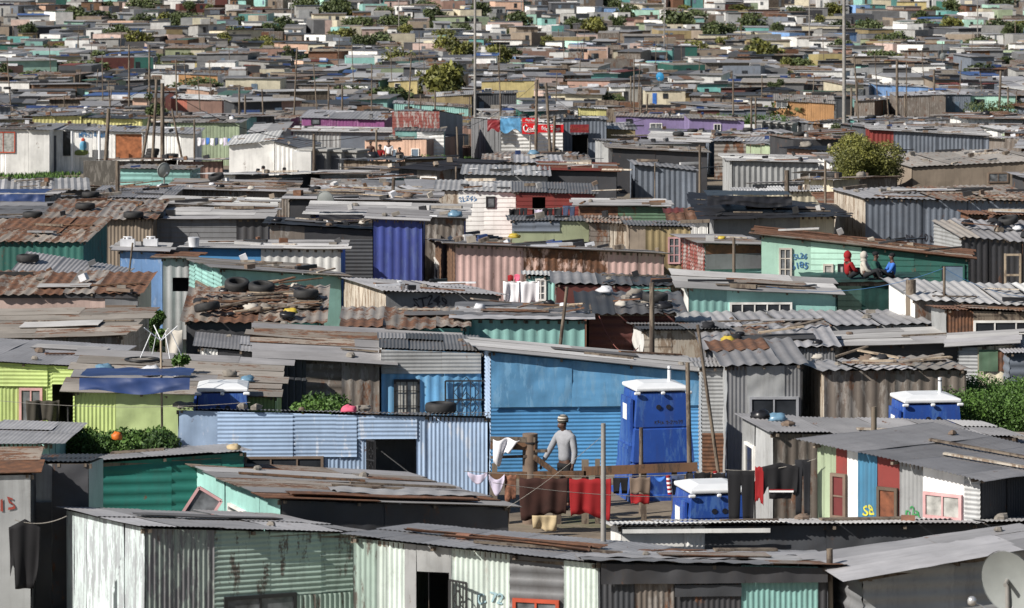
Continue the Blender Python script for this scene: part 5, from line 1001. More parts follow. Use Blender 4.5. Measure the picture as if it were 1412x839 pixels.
def line(pa, pb, Da, Db, label, r=.006, mat='rope', sag=.08, cat='washing line', name='washing_line'):
    a = Vector((PX(pa[0], Da), Da, PZ(pa[1], Da))); b = Vector((PX(pb[0], Db), Db, PZ(pb[1], Db))); mb = MB()
    pts = [a.lerp(b, t)-a-Vector((0, 0, sag*4*t*(1-t))) for t in np.linspace(0, 1, 12)]; mb.tube(pts, r, mat, 4); o = mb.build(name, None, a); tag(o, label, cat); return o
line((640, 650), (1000, 652), DL, DL+.8, 'washing line carrying the brown and red blankets'); line((1000, 648), (1125, 633), 59.3, 59.3, 'washing line carrying the black trousers and jersey')
line((20, 717), (92, 712), 53.2, 53.2, 'washing line holding the black jacket at lower left')
line((690, 386), (760, 386), 91, 91, 'washing line with the white bedsheets'); line((698, 286), (798, 284), 117, 117, 'washing line below the dark red shack', .01)
line((680, 666), (1010, 684), 60, 62, 'thin wire crossing in front of the red blanket', .005, sag=.1, cat='wire', name='wire')
line((1056, 395), (1302, 370), 86, 86, 'blue cord strung up to the post above the ribbed roof', .006, 'ink_blue', sag=.3, cat='cord', name='cord'); line((1302, 370), (1440, 410), 86, 86, 'blue cord running right from the post', .006, 'ink_blue', .2, 'cord', 'cord')
line((826, 436), (880, 480), 82, 80, 'red cable hanging across the dark red brown shack', .012, 'wire_red', .4, 'cable', 'cable')
line((0, 553), (345, 555), 66, 66, 'thin wire across the front of the lime green shacks', .004, sag=.1, cat='wire', name='wire')
for i_, (a_, b_, d_, e_) in enumerate((((224, 120), (519, 184), 170, 172), ((519, 184), (740, 114), 172, 214), ((740, 114), (903, 160), 214, 205), ((216, 112), (0, 140), 176, 190), ((753, 118), (1036, 136), 216, 275), ((1036, 136), (1237, 86), 275, 296), ((1237, 86), (1412, 110), 296, 300), ((178, 64), (382, 74), 340, 400))):
    line(a_, b_, d_, e_, None, .014, 'iron_black', 1.2, 'cable', 'overhead_cable'); tag(list(COL.objects)[-1], auto='sagging overhead cable between poles in the {zone}')
line((700, 700), (832, 600), 56, 54, 'thin wire rising to the tall foreground pole', .004, sag=.05, cat='wire', name='wire')
# ---------------------------------------------------------------- wooden fence beside the man
def fence():
    D = 66.4; g = gz(D); ox = PX(675, D); root = empty('wooden_fence', (ox, D, g))
    def p(px, py, dd=0): return (PX(px, D)-ox, dd, PZ(py, D)-g)
    for a, b, w_ in ((( 676, 606), (738, 607), .10), ((676, 614), (738, 616), .14), ((676, 631), (738, 629), .05), ((676, 656), (808, 654), .12), ((738, 622), (755, 622), .05), ((805, 650), (962, 644), .16)):
        m = MB(); m.beam(p(*a), p(*b), .05, w_, W['woodbrown'] if w_ > .11 else W['wood']); m.build('rail', root)
    m = MB(); m.beam(p(737, 630, -.06), p(773, 657, -.06), .04, .10, W['woodbrown']); m.build('brace', root)
    for px, py, w_ in ((682, 640, .1), (807, 635, .13), (824, 634, .09), (888, 652, .1), (930, 652, .1), (943, 656, .1), (768, 690, .16), (697, 700, .14)):
        m = MB(); m.beam(p(px, py, .07), (p(px, py)[0], .07, -.3), w_, w_*.8, W['wood']); m.build('post', root)
    m = MB(); m.tube([(p(731, 600)[0], .1, -.3), p(731, 599, .1)], .14, 'cloth_taupe', 12); m.tube([p(731, 612, .1), p(731, 610, .1)], .155, 'iron_black', 12); m.build('thick_post', root)
    tag(root, 'rough wooden fence with thick dark post left of the man', 'fence')
fence()
# ---------------------------------------------------------------- poles and masts
def mast(px, py1, D, label, r0=.16, r1=.08, h=30, auto=None):
    root = empty('light_mast', (PX(px, D), D, gz(D))); m = MB(); m.tube([(0, 0, 0), (0, 0, h*.5), (0, 0, h)], [r0, (r0+r1)/2, r1], 'pole_grey', 12); m.build('shaft', root)
    m = MB(); m.tube([(-.9, 0, h-.1), (.9, 0, h-.1)], .06, 'pole_grey', 6)
    for i in range(4): m.box(-.95+i*.55, -.65+i*.55, -.2, .2, h-.25, h, 'pole_grey')
    m.build('lamp_head', root); tag(root, label, 'light mast', 'tall light masts over the settlement', auto=auto); OCC.append((PX(px, D)-.3, D-.3, 1, 0, .6, .6, .1))
mast(655, 223, 231, 'tall pale light mast rising left of the corner shop', .09, .06); mast(1164, 190, 289, 'tall pale light mast at right behind the round tree', .16, .10)
mast(916, 85, dist_for(85, 0), None, .12, .08, 26, 'thin distant light mast in the {zone}'); mast(1116, 66, dist_for(66, 0), None, .12, .08, 30, 'thin distant light mast in the {zone}')
mast(1348, 70, dist_for(70, 0), None, .12, .08, 26, 'thin distant light mast in the {zone}'); mast(402, 35, dist_for(35, 0), None, .12, .08, 20, 'thin distant light mast in the {zone}'); mast(550, 50, dist_for(50, 0), None, .12, .08, 22, 'thin distant light mast in the {zone}'); mast(719, 40, dist_for(40, 0), None, .12, .08, 22, 'thin distant light mast in the {zone}')
pole(832, 584, 839, 54, .045, .035, 'tall grey pole standing in the foreground at centre', mat='pole_grey'); pole(1144, 757, 850, 50.5, .055, label='short weathered post in front of the lower right roof')
pole(948, 500, 660, 66.5, .05, .04, 'thicker of two leaning poles beside the tall toilet', lean=-.02); pole(962, 448, 640, 67, .035, .03, 'tall leaning branch pole beside the tall toilet', lean=-.14)
pole(884, 590, 650, 67.6, .045, label='short post in front of the tall toilet'); pole(1205, 561, 620, 62.5, .06, label='short timber post behind the striped wall shack roof')
pole(782, 396, 448, 80, .045, label='leaning grey pole at the corner of the worn teal shack', lean=.12); pole(899, 390, 470, 79, .065, label='thick dark post before the dark red brown shack')
pole(1302, 368, 440, 86, .04, label='thin brown post rising through the ribbed silver roof'); pole(1256, 386, 450, 86, .12, .12, label='thick mossy timber post at the corner of the white walled shack')
pole(1012, 328, 400, 95, .05, label='dark metal post before the grey cloth wall'); pole(965, 200, 268, 122, .05, label='pale topped pole standing left of the black tarpaulin roof')
pole(1085, 235, 285, 122, .1, label='short thick post above the black tarpaulin roof'); pole(1138, 222, 290, 124, .05, label='slim post left of the shining roofed shack')
pole(162, 222, 275, 130, .09, label='short thick dark post in front of the teal walled shack'); pole(183, 335, 400, 92, .03, label='thin black leaning rod beside the sky blue shack', lean=.12)
for (px, a, b, D, r_, ln) in [(150, 150, 250, 160, .1, .06), (224, 115, 232, 170, .11, 0), (207, 160, 232, 168, .08, .18), (216, 110, 215, 176, .08, .05), (268, 165, 230, 165, .05, 0), (237, 150, 200, 176, .06, -.2),
      (740, 110, 212, 214, .1, .01), (753, 115, 210, 216, .1, -.06), (765, 160, 210, 215, .1, .03), (519, 180, 235, 170, .06, 0), (543, 245, 290, 122, .07, .06), (433, 185, 215, 175, .08, 0), (903, 225, 262, 140, .03, 0), (630, 175, 235, 175, .06, -.04),
      (629, 230, 250, 142, .05, 0), (1011, 110, 170, 260, .07, 0), (1036, 134, 185, 275, .09, 0), (1042, 134, 187, 270, .08, 0), (1174, 120, 170, 296, .1, 0), (1182, 110, 160, 300, .1, .02), (1237, 82, 166, 296, .13, 0), (1380, 98, 140, 330, .13, .04), (1390, 120, 145, 310, .1, 0),
      (178, 62, 120, 340, .1, 0), (206, 62, 110, 350, .12, 0), (382, 70, 100, 420, .1, 0), (108, 50, 90, 420, .1, 0), (330, 120, 148, 280, .09, 0), (338, 132, 165, 260, .09, 0), (453, 116, 140, 300, .08, 0), (472, 118, 150, 290, .09, 0), (1288, 96, 120, 380, .13, 0), (1400, 30, 60, 560, .12, 0),
      (870, 105, 125, 350, .08, 0), (884, 120, 170, 285, .09, 0), (893, 130, 170, 280, .08, .05), (1248, 130, 165, 290, .1, 0), (965, 60, 90, 480, .1, 0), (1022, 36, 70, 620, .12, 0), (770, 40, 66, 600, .1, 0), (290, 26, 50, 620, .1, 0), (500, 30, 55, 640, .1, 0), (845, 60, 100, 420, .08, 0), (690, 130, 165, 262, .08, 0), (600, 125, 150, 280, .08, 0)]:
    pole(px, a, b, D if D < 400 else dist_for(b, 0), r_, lean=ln, auto='timber pole in the {zone}')
qp = random.Random(4)
for i in range(62):
    D = qp.uniform(240, 640); px = qp.uniform(5, 1405); g = gz(D); t = toPY(g, D); hh = qp.uniform(3.6, 7.5)
    pole(px, toPY(g+hh, D), t, D, .06, lean=qp.uniform(-.08, .08), auto='thin timber pole in the {zone}')
# ---------------------------------------------------------------- satellite dishes
def dish(px, py, D, rad, yaw, tilt, label, mat='dish_grey', zfoot=None):
    g = gz(D); z = PZ(py, D); root = empty('satellite_dish', (PX(px, D), D, zfoot if zfoot is not None else z-rad-.5)); h = z-root.location.z
    R_ = Matrix.Rotation(yaw, 3, 'Z') @ Matrix.Rotation(tilt, 3, 'X'); m = MB(); n = 28; rings = [0, .35, .7, 1.0]
    def pt(q, th, off=0): return tuple(R_ @ Vector((rad*.9*q*math.cos(th), -rad*.22*(q*q-1)*-1+off, rad*q*math.sin(th)))+Vector((0, 0, h)))
    P = [pt(q, 2*PI*k_/n) for q in rings for k_ in range(n)]
    m.raw(P, [(a*n+k_, a*n+(k_+1) % n, (a+1)*n+(k_+1) % n, (a+1)*n+k_) for a in range(3) for k_ in range(n)], mat, .5, True)
    P2 = [pt(q, 2*PI*k_/n, -.02 if q == 1 else .0) for q in (1.0, 1.03) for k_ in range(n)]; m.raw(P2, [(k_, (k_+1) % n, n+(k_+1) % n, n+k_) for k_ in range(n)], mat, .5, True); m.build('reflector', root)
    m = MB(); m.tube([(0, .05, 0), (0, .12, h)], .03, 'pole_grey', 8); m.tube([(0, .12, h), tuple(R_ @ Vector((0, .1, 0))+Vector((0, 0, h)))], .03, 'pole_grey', 6); m.build('mount', root)
    a = R_ @ Vector((0, .0, -rad*.9))+Vector((0, 0, h)); b_ = R_ @ Vector((0, -rad*1.0, -rad*.1))+Vector((0, 0, h)); m = MB(); m.tube([a, b_], .012, 'chrome_grey', 6); ar = m.build('feed_arm', root)
    m = MB(); m.tube([b_, b_+(a-b_)*.12], [.05, .035], 'chrome_grey', 8); m.build('feed_horn', ar)
    tag(root, label, 'satellite dish', 'satellite dishes'); return root
dish(1391, 803, 46, .42, 2.55, -.25, 'large grey satellite dish seen from behind at the lower right corner')
m = MB(); m.tube([(0, 0, 0), (.12, 0, -.06), (.45, .1, -.3)], [.012, .012, .014], 'chrome_grey', 6); m.blob((0, 0, 0), .06, 'chrome_grey', 1, 1, 1, .1); o = m.build('dish_feed', None, (PX(1340, 45), 45, PZ(829, 45))); tag(o, 'shiny feed arm and receiver left of the large dish', 'dish receiver')
dish(226, 235, 150, .32, .5, .2, 'grey satellite dish on the teal walled shack'); dish(449, 277, 118, .33, -.3, .3, 'grey satellite dish among the broad brown roofs')
flat('dish_blue', (.03, .25, .5), .5); dish(910, 106, 400, .5, -.3, .2, 'bright blue satellite dish in the distance near the centre', 'dish_blue'); dish(1300, 78, 500, .5, .2, .2, 'small pale dish in the far right')
# ---------------------------------------------------------------- shop signs and wall paintings
def signboard(px0, px1, py0, py1, D, mat, label, txt=None, tm='ink_white', post=True, ts=.72, name='shop_sign', sx=1.0, yaw=0):
    x0 = PX(px0, D); wd = PX(px1, D)-x0; z1 = PZ(py0, D); z0 = PZ(py1, D); g = gz(D); root = empty(name, (x0, D, g if post else z0), yaw); b_ = root.location.z
    m = MB(); m.box(0, wd, 0, .06, z0-b_, z1-b_, mat); bd = m.build('board', root)
    if txt: add_text(bd, txt, (wd/2, -.012, (z0+z1)/2-b_), (PI/2, 0, 0), (z1-z0)*ts, tm, sx=sx, ext=.006)
    if post: m = MB(); m.tube([(wd/2, .1, -.2), (wd/2, .1, z0-b_+.1)], .05, 'pole_grey', 8); m.build('post', root)
    tag(root, label, 'sign'); return root, wd, z0-b_, z1-b_
signboard(720, 742, 163, 169, 216.5, 'sign_red', 'small red sign with white lettering above the drinks sign', 'Africa Shop', post=False, sx=.62)
sr, sw, s0_, s1_ = signboard(720, 742, 170, 185, 216.4, 'sign_red', 'square red sign with flowing white script on a post', None)
m = MB()
def script(pts, r_): m.tube([(sw*a, -.03, s0_+(s1_-s0_)*b) for a, b in pts], r_, 'ink_white', 6)
script([(.32, .72), (.22, .85), (.1, .65), (.12, .35), (.24, .2), (.36, .35)], .035); script([(.40, .32), (.34, .45), (.4, .58), (.48, .48), (.44, .33), (.40, .32)], .025)
script([(.58, .5), (.52, .56), (.48, .42), (.54, .32), (.60, .38)], .022); script([(.66, .34), (.62, .48), (.68, .55), (.72, .42), (.72, .30)], .022)
script([(.92, .80), (.82, .88), (.74, .70), (.76, .45), (.84, .34), (.93, .45)], .03); script([(.2, .22), (.45, .18), (.7, .24), (.9, .18)], .02); m.build('white_script', sr)
signboard(742, 777, 172, 183, 216.4, 'sign_red', 'wide red shop sign with large white words', 'frica Shop', post=False, sx=.8)
flat('sign_dull', (.22, .02, .025), .5); signboard(786, 812, 172, 183, 221.5, 'sign_dull', 'dull red shop sign in the shade over the annex door', 'Africa Shop', 'ink_red', False, sx=.7)
flat('mural_sky', (.10, .30, .45), .8); flat('mural_green', (.16, .2, .06), .8)
m = MB(); m.box(0, .95, 0, .02, 0, 1.05, W['white']); m.blob((.45, -.02, .6), .2, 'mural_sky', 1, .15, 1.4, .1); m.blob((.45, -.02, .95), .1, 'redpaint', 1, .15, 1, .1); m.blob((.35, -.03, .25), .3, 'mural_green', 1.4, .1, .5, .15)
o = m.build('wall_painting', None, (PX(103, 197.5), 197.5, PZ(217, 197.5))); tag(o, 'faded wall painting of a figure on the white shop front', 'wall painting')
for px in (99, 137): pole(px, 181, 240, 197, .06, .06, auto='white porch post before the painted shop front', mat='plastic_white', name='porch_post', cat='post', group='porch posts of the white shop')
# mural cloth with flag colours over the corner shop roof
def drape(px0, px1, py0, py1, D, mat, label, name='tarpaulin', cat='tarpaulin', dep=.8, seed=1, group='tarpaulins over roofs'):
    x0 = PX(px0, D); wd = PX(px1, D)-x0; zt = PZ(py0, D); H = zt-PZ(py1, D); cr = crumplef(seed); mb = MB()
    def fn(u, v): return np.stack([u*wd, -.04+.09*cr(u*wd*1.2, v*H*1.5)-.10*v, -v*H*(1+.18*np.sin(u*7+seed))], 1)
    mb.grid(fn, np.linspace(0, 1, max(16, int(wd/.08))), np.linspace(0, 1, 14), mat, .5, True)
    def f2(u, v): return np.stack([u*wd, -.04+v*dep, .05*cr(u*wd*1.2, v*dep*2+3)+.03+.1*v*0], 1)
    mb.grid(f2, np.linspace(0, 1, max(16, int(wd/.08))), np.linspace(0, 1, 8), mat, .5, True)
    o = mb.build(name, None, (x0, D, zt)); tag(o, label, cat, group); return o
drape(110, 262, 521, 540, 67.0, 'tarp_blue', 'crumpled navy tarpaulin along the roof edge of the lime shack', dep=1.2, seed=4)
drape(690, 718, 163, 181, 217, 'tarp_sky', 'blue and white banner draped on the corner shop', seed=6, name='banner', cat='banner')
drape(672, 689, 166, 180, 217.5, 'sign_dull', 'dark red banner beside the blue one on the corner shop', seed=8, name='banner', cat='banner')
drape(-40, 62, 268, 285, 117, 'tarp_blue', 'navy and white tarpaulin heap at the left edge', seed=9, dep=2); drape(975, 1092, 271, 284, 113, 'tarp_black', 'black tarpaulin folded over the long grey roof', seed=3, dep=2.2)
drape(440, 512, 296, 302, 108, 'tarp_black', 'black sheet hanging over the violet wall', seed=12, dep=.6)
# ---------------------------------------------------------------- things lying on roofs, where the photograph shows them
def on(sn, px, py, dz=0.0):
    p, u, v = roof_at_px(SH[sn], px, py); return p+Vector((0, 0, dz))
SN = {k_[:26]: k_ for k_ in SH}
def key(s_): return next(k_ for k_ in SH if s_ in k_)
tyre(on(key('long low pale blue'), 605, 570), .30, 'old car tyre on the edge of the pale blue shack roof')
tyre(on(key('tilted pale roof'), 39, 362), .30, 'old car tyre on the tilted pale roof'); tyre(on(key('scrap'), 361, 408, .1), .31, 'tyre on the right part of the scrap roof', tilt=(.2, 0)); tyre(on(key('scrap'), 420, 414, .05), .3, 'second tyre further right on the scrap roof')
flat('tube_black', (.012, .012, .013), .5)
m = MB(); m.tube([(.33*math.cos(t), .33*math.sin(t), .03) for t in np.linspace(0, 2*PI, 25)], .03, 'tube_black', 7); o = m.build('inner_tube', None, on(key('lime green low'), 197, 499)); tag(o, 'flat black inner tube on the striped roof of the lime shack', 'inner tube')
for (nm, px, py, st, lb) in [('rusty ribbed roof and tyre', 118, 289, 0, 'tyre on the long rusty ribbed roof near the left'), ('grey board walled', 165, 303, 0, 'left tyre before the grey board walled shack'), ('rusty ribbed roof and tyre', 185, 303, 0, 'right tyre before the grey board walled shack'), ('beige front', 62, 266, 0, 'tyre below the white house at the left'),
      ('tarpaulins at the left', 44, 302, 0, 'tyre at the corner of the navy tarpaulin heap'), ('deep green corr', 8, 330, 0, None)]:
    if lb: tyre(on(key(nm), px, py), .31, lb)
for i, (px, py, D) in enumerate([(208, 213, 178), (210, 209, 178), (211, 205, 178), (237, 212, 178), (264, 240, 160), (563, 147, 270), (570, 150, 265), (762, 205, 217), (10, 120, 300), (20, 123, 300), (60, 118, 320)]):
    tyre((PX(px, D), D, PZ(py, D)-.2), .32, auto='old tyre in the {zone}')
    if i in (3, 4): pass
bag(on(key('lime green low'), 250, 520), .17, 'bag_white', 'white plastic sack planted with grass on the lime roof'); bag(on(key('lime green low'), 210, 518), .17, 'bag_white', 'white sack on the lime shack roof left of the planted one')
bag(on(key('lime green low'), 143, 515), .17, 'bag_blue', 'blue plastic bag at the left end of the navy tarpaulin'); bag(on(key('lime green low'), 318, 520), .13, 'stone_grey', 'pale sack behind the blue toilet roof'); bag(on(key('lime green low'), 344, 528), .12, 'bag_blue', 'blue bag right of the pale sack')
m = MB(); leaves(m, [(0, 0, .22), (.08, 0, .2), (-.08, 0, .18)], [.16, .12, .12], 500, .05, 'leaf_hedge', 5, .2); o = m.build('grass_tuft', None, on(key('lime green low'), 250, 515, .05)); tag(o, 'tuft of green grass growing from the white sack', 'grass tuft')
bag(on(key('deep green corr'), 322, 620), .10, 'cloth_tan', 'tan bundle on the corner of the deep green shack roof'); bag((PX(165, 66), 65.6, PZ(606, 65.6)), .10, 'roof_ball', 'orange ball behind the grey roof', name='ball', cat='ball', sx=1, sz=1)
bag(on(key('silver and rust'), 1048, 578), .15, 'tarp_black', 'black plastic bag on the silver and rust roof'); bag(on(key('silver and rust'), 1072, 581), .14, 'bag_blue', 'light blue plastic bag beside the black one')
bag(on(key('long flat roofed'), 322, 338), .2, 'bag_white', 'left white can on the long flat roof', name='jerrycan', cat='can') if 0 else None
for px in (176, 208):
    m = MB(); m.box(-.2, .2, -.13, .13, 0, .2, 'bag_white'); m.tube([(0, 0, .2), (0, 0, .25)], .05, 'bag_white', 8); m.tube([(-.12, 0, .2), (-.12, 0, .26), (.12, 0, .26), (.12, 0, .2)], .02, 'bag_white', 6)
    o = m.build('water_can', None, on(key('patchy sky'), px, 340)); tag(o, {176: 'left white water can on the roof of the sky blue shack', 208: 'right white water can on the roof of the sky blue shack'}[px], 'water can')
m = MB(); m.tube([(0, 0, 0), (0, 0, .28)], [.14, .17], 'bag_white', 12); m.tube([(-.16, 0, .28), (-.1, 0, .42), (.1, 0, .42), (.16, 0, .28)], .01, 'iron_black', 5); o = m.build('bucket', None, on(key('long flat roofed'), 266, 342)); tag(o, 'white bucket with handle on the long flat roof', 'bucket')
bag((PX(628, 110), 110, PZ(300, 110)), .2, 'bag_blue', 'round light blue bag at the end of the violet shack roof'); bag((PX(406, 75), 75.5, PZ(437, 75.5)), .22, 'cloth_yellow', 'yellow bundle among the scrap left of the rusty ribbed roof') if 0 else bag(on(key('scrap'), 403, 440, .1), .13, 'yellow_plastic', 'yellow bundle among the scrap left of the rusty ribbed roof')
bag(on(key('rust streaked ribbed roof right'), 1003, 473, .0), .14, 'yellow_plastic', 'yellow rope heap on the rust streaked ribbed roof'); bag((PX(709, 107.5), 107, PZ(329, 107)), .14, 'yellow_plastic', 'yellow bag left of the olive grey shack'); bag(on(key('rust cornered'), 995, 330), .09, 'yellow_plastic', 'yellow object on the roof of the rust cornered shack')
bag((PX(545, 67.8), 67.8, PZ(572, 67.8)), .12, 'cloth_pink', 'small pink bag behind the pale blue roof edge') if 0 else bag(on(key('long low pale blue'), 477, 571), .12, 'cloth_pink', 'small pink bag on the pale blue roof edge')
for i, px in enumerate((242, 250, 262, 335, 352, 496, 508)): stone(on(key('long low pale blue'), px, 568), .12, auto='stone on the roof edge of the pale blue shack')
# rotary dryer with a white towel
D = 68.3
root = empty('rotary_dryer', (PX(222, D), D, gz(D))); zt = PZ(470, D)-gz(D); m = MB(); m.tube([(.04, 0, 0), (0, 0, zt)], .022, 'woodpole' if 0 else W['woodlt'], 8); m.build('pole', root)
for i in range(4):
    th = PI/2*i+.5; m = MB(); a = Vector((0, 0, zt)); e = Vector((.34*math.cos(th), .34*math.sin(th), zt+.26)); f_ = Vector((.42*math.cos(th), .42*math.sin(th), zt-.3)); m.tube([a, e], .011, 'plastic_white', 6); m.tube([e*.6+a*.4, f_], .009, 'plastic_white', 6); m.build('arm', root)
tag(root, 'white armed rotary clothes dryer on a pole behind the hedge', 'clothes dryer'); cloth('towel', 228, 252, 455, 496, 74, 'cloth_cream', 'cream towel hanging behind the rotary dryer', 'towel', amp=.05)
# ---------------------------------------------------------------- scrap, boards and stones spread over the roofs
def short(sn):
    w_ = sn.split(); return ' '.join(w_[:8])
rr = random.Random(31)
SKIP = ('lower right', 'bottom', 'long low pale', 'nearest the camera')
for sn, s in list(SH.items()):
    if s.Y0 > 128: continue
    near = s.Y0 < 95; k_ = s.W*s.dep/14
    n1 = int(round(rr.uniform(.3, 2.0)*k_)); n2 = int(round(rr.uniform(.3, 2.6)*k_))
    if any(t in sn for t in SKIP): n1 = min(n1, 1)
    n3 = 1 if rr.random() < .45 else 0
    for i in range(min(n1, 4)):
        u = rr.uniform(.05, .7)*s.W; v = rr.uniform(.1, .9)*s.dep; l = rr.uniform(.9, 2.6); a = rr.uniform(-.35, .35)
        u2 = min(s.W, u+l*math.cos(a)); v2 = min(max(v+l*math.sin(a), 0), s.dep)
        plank(roof_world(s, u, v, .03), roof_world(s, u2, v2, .03), rr.uniform(.06, .16), .03, rr.choice([W['wood'], W['wood'], W['woodbrown'], G['r2y'], W['woodpale']]), auto='plank on roof of '+short(sn))
    for i in range(min(n2, 4)):
        p = roof_world(s, rr.uniform(.05, .95)*s.W, rr.uniform(.05, .9)*s.dep, 0)
        if rr.random() < .85: stone(p, rr.uniform(.05, .11), auto='stone on roof of '+short(sn), mat=rr.choice(['stone_grey', 'stone_grey', 'cloth_taupe']))
        else: brick(p, rr.choice(['brick_red', 'stone_grey']), auto='brick on roof of '+short(sn))
    if n3 and s.W > 2.2:
        u = rr.uniform(.1, .5)*s.W; l = rr.uniform(1.2, 2.6); v = rr.uniform(.15, .6)*s.dep
        loose_sheet(s, u, min(u+l, s.W), v, min(v+rr.uniform(.5, .9), s.dep), .03, rr.choice(['r2', 'r1', 'g3', 'r3', 'g4', 'lg', 'dk']), 'v', 'x', auto='loose iron sheet on roof of '+short(sn))
# the heaped scrap roof and its neighbours
def heap(s, n, seed, txt):
    q = random.Random(seed)
    for i in range(n):
        u, v = q.uniform(.05, .9)*s.W, q.uniform(.02, .95)*s.dep; t = q.random()
        if t < .45:
            a = q.uniform(-.6, .6); l = q.uniform(.6, 1.7); plank(roof_world(s, u, v, q.uniform(.03, .2)), roof_world(s, min(u+l*math.cos(a), s.W), min(max(v+l*math.sin(a), 0), s.dep), q.uniform(.03, .25)), q.uniform(.06, .2), .03, q.choice([W['wood'], W['woodbrown'], G['r2y'], W['woodlt'], G['r1y']]), auto='scrap board heaped '+txt)
        elif t < .93: bag(roof_world(s, u, v, .03), q.uniform(.08, .17), q.choice(['tarp_black', 'tarp_black', 'cloth_charcoal', 'bag_white', 'cloth_taupe', 'stone_grey', 'cloth_cream']), auto='bundle heaped '+txt, name='bundle', cat='bundle')
        else: tyre(roof_world(s, u, v, .1), .3, auto='tyre heaped '+txt, tilt=(q.uniform(-.4, .4), q.uniform(-.3, .3)))
heap(SH[key('scrap')], 34, 3, 'on the scrap covered roof'); heap(SH[key('dark red brown shack')], 9, 5, 'on the open ribbed roof'); heap(SH[key('brown grey shack of tall')], 10, 8, 'on the roof beside the hedge')
heap(SH[key('worn teal')], 8, 9, 'on the worn teal shack'); heap(SH[key('black brown patched')], 8, 12, 'on the black brown shack'); heap(SH[key('ragged grey')], 7, 13, 'on the ragged right edge roof')
heap(SH[key('broad brown and grey')], 10, 14, 'on the broad brown roof'); heap(SH[key('rust streaked ribbed roof right')], 7, 15, 'on the rust streaked ribbed roof')
heap(SH[key('grey roofed shack with red brown')], 8, 16, 'on the red brown striped roof'); heap(SH[key('beige front')], 8, 18, 'below the porch house')
# long rusty strips on the front roofs
s = SH[key('mint white')]; loose_sheet(s, .3, 3.1, 1.3, 1.62, .05, 'r2', 'V', 'x', 'long dark rust strip lying on the grey front roof'); loose_sheet(s, 1.0, 3.2, .9, 1.1, .04, 'r2', 'V', 'x', 'second narrow rust strip just in front of the first')
s = SH[key('long grey and rusty')]; loose_sheet(s, .2, 3.4, .05, .5, .04, 'r2', 'V', 'x', 'bright rust sheet along the front edge of the turquoise shack roof'); loose_sheet(s, 1.2, 3.6, .7, 1.6, .03, 'g3', 'f', 'x', 'plain grey sheet on the long rusty roof')
# loose window frame leaning by the turquoise shack
D = 58.5; m = MB(); a = [(0, 0), (.36, -.22), (.62, .18), (.26, .40)]
for i in range(4):
    p, q = a[i], a[(i+1) % 4]; m.beam((p[0], 0, p[1]), (q[0], 0, q[1]), .04, .045, 'pinkpaint')
o = m.build('window_frame', None, (PX(256, D), D-.5, PZ(700, D))); tag(o, 'loose pink white window frame hanging askew beside the turquoise wall', 'window frame'); m = MB(); m.raw([(p[0], .01, p[1]) for p in a], [(0, 1, 2, 3)], 'window_grey'); m.build('pane', o)
# chairs / ladder of pale wood at the right
D = 92; root = empty('wooden_rack', (PX(1386, D), D, gz(D))); H = PZ(350, D)-gz(D)
for u in (0, .38): m = MB(); m.beam((u, 0, 0), (u, 0, H), .05, .05, W['woodlt']); m.build('upright', root)
for z in (.55, .68, .82, 1): m = MB(); m.beam((0, 0, H*z-.03), (.38, 0, H*z-.03), .04, .05, W['woodlt']); m.build('rung', root)
tag(root, 'pale yellow wooden rack before the dark shack at the right edge', 'rack')
# rough stone wall left of the teal shack
D = 158; m = MB(); m.box(0, PX(160, D)-PX(115, D), 0, .3, -.3, PZ(222, D)-gz(D), W['stone']); o = m.build('stone_wall', None, (PX(115, D), D, gz(D))); tag(o, 'rough grey stone wall in front of the painted shop', 'wall'); OCC.append((PX(115, D), D, 1, 0, 1.6, .4, .1))
# ---------------------------------------------------------------- the rest of the settlement
KEEP = [(PX(0, 170), 0)]
KEEP = []
for s in SH.values():
    if s.Y0 > 96 and 'purple' not in s.sn:
        c, n = math.cos(s.yaw), math.sin(s.yaw); a = toPX(s.X0, s.Y0); b = toPX(s.X0+s.W*c-(0 if s.yaw >= 0 else s.dep*n), s.Y0+s.W*n); zt = s.g+min(s.z00, s.z10)
        KEEP.append((a-4, b+4, toPY(s.g+max(s.z00, s.z10)*.30, s.Y0), s.Y0))
KEEP += [(-20, 120, 250, 195), (1130, 1235, 248, 146), (505, 560, 222, 204), (640, 800, 216, 216), (110, 270, 245, 150), (350, 400, 236, 160), (405, 500, 232, 176), (1085, 1100, 270, 122), (1136, 1185, 186, 296), (1020, 1100, 184, 289), (850, 1030, 184, 300), (648, 662, 215, 231)]
def blocked(x0, x1, zt, D):
    a, b, t = toPX(x0, D), toPX(x1, D), toPY(zt, D)
    for (p, q, low, DK) in KEEP:
        if D < DK-.5 and b > p and a < q and t < low: return True
    return False
WALLN = {'grey': 'grey', 'ltgrey': 'pale grey', 'bluegrey': 'blue grey', 'dkgrey': 'dark grey', 'charcoal': 'charcoal', 'greybrown': 'grey brown', 'rustgrey': 'rust stained grey', 'wood': 'bare timber', 'woodbrown': 'brown timber', 'white': 'white', 'cream': 'cream',
         'teallt': 'light teal', 'teal': 'teal', 'turq': 'turquoise', 'skyblue': 'sky blue', 'pinkbeige': 'dusty pink', 'brownpink': 'brown pink', 'sage': 'sage green', 'olive': 'olive', 'ochre': 'ochre', 'yellow': 'yellow', 'rust': 'rust red', 'darkred': 'dark red', 'dgreen': 'dark green', 'mint': 'mint', 'peach': 'peach', 'tancloth': 'tan', 'concrete': 'concrete grey', 'bl': ''}
ROOFN = {'grey': 'grey', 'lgrey': 'pale grey', 'mix': 'patchwork', 'rust': 'rusty', 'tan': 'faded brown', 'dark': 'dark', 'rusty_grey': 'rust streaked', 'silver': 'silver', 'black': 'black', 'brown': 'rust brown', 'red': 'red', 'green': 'green'}
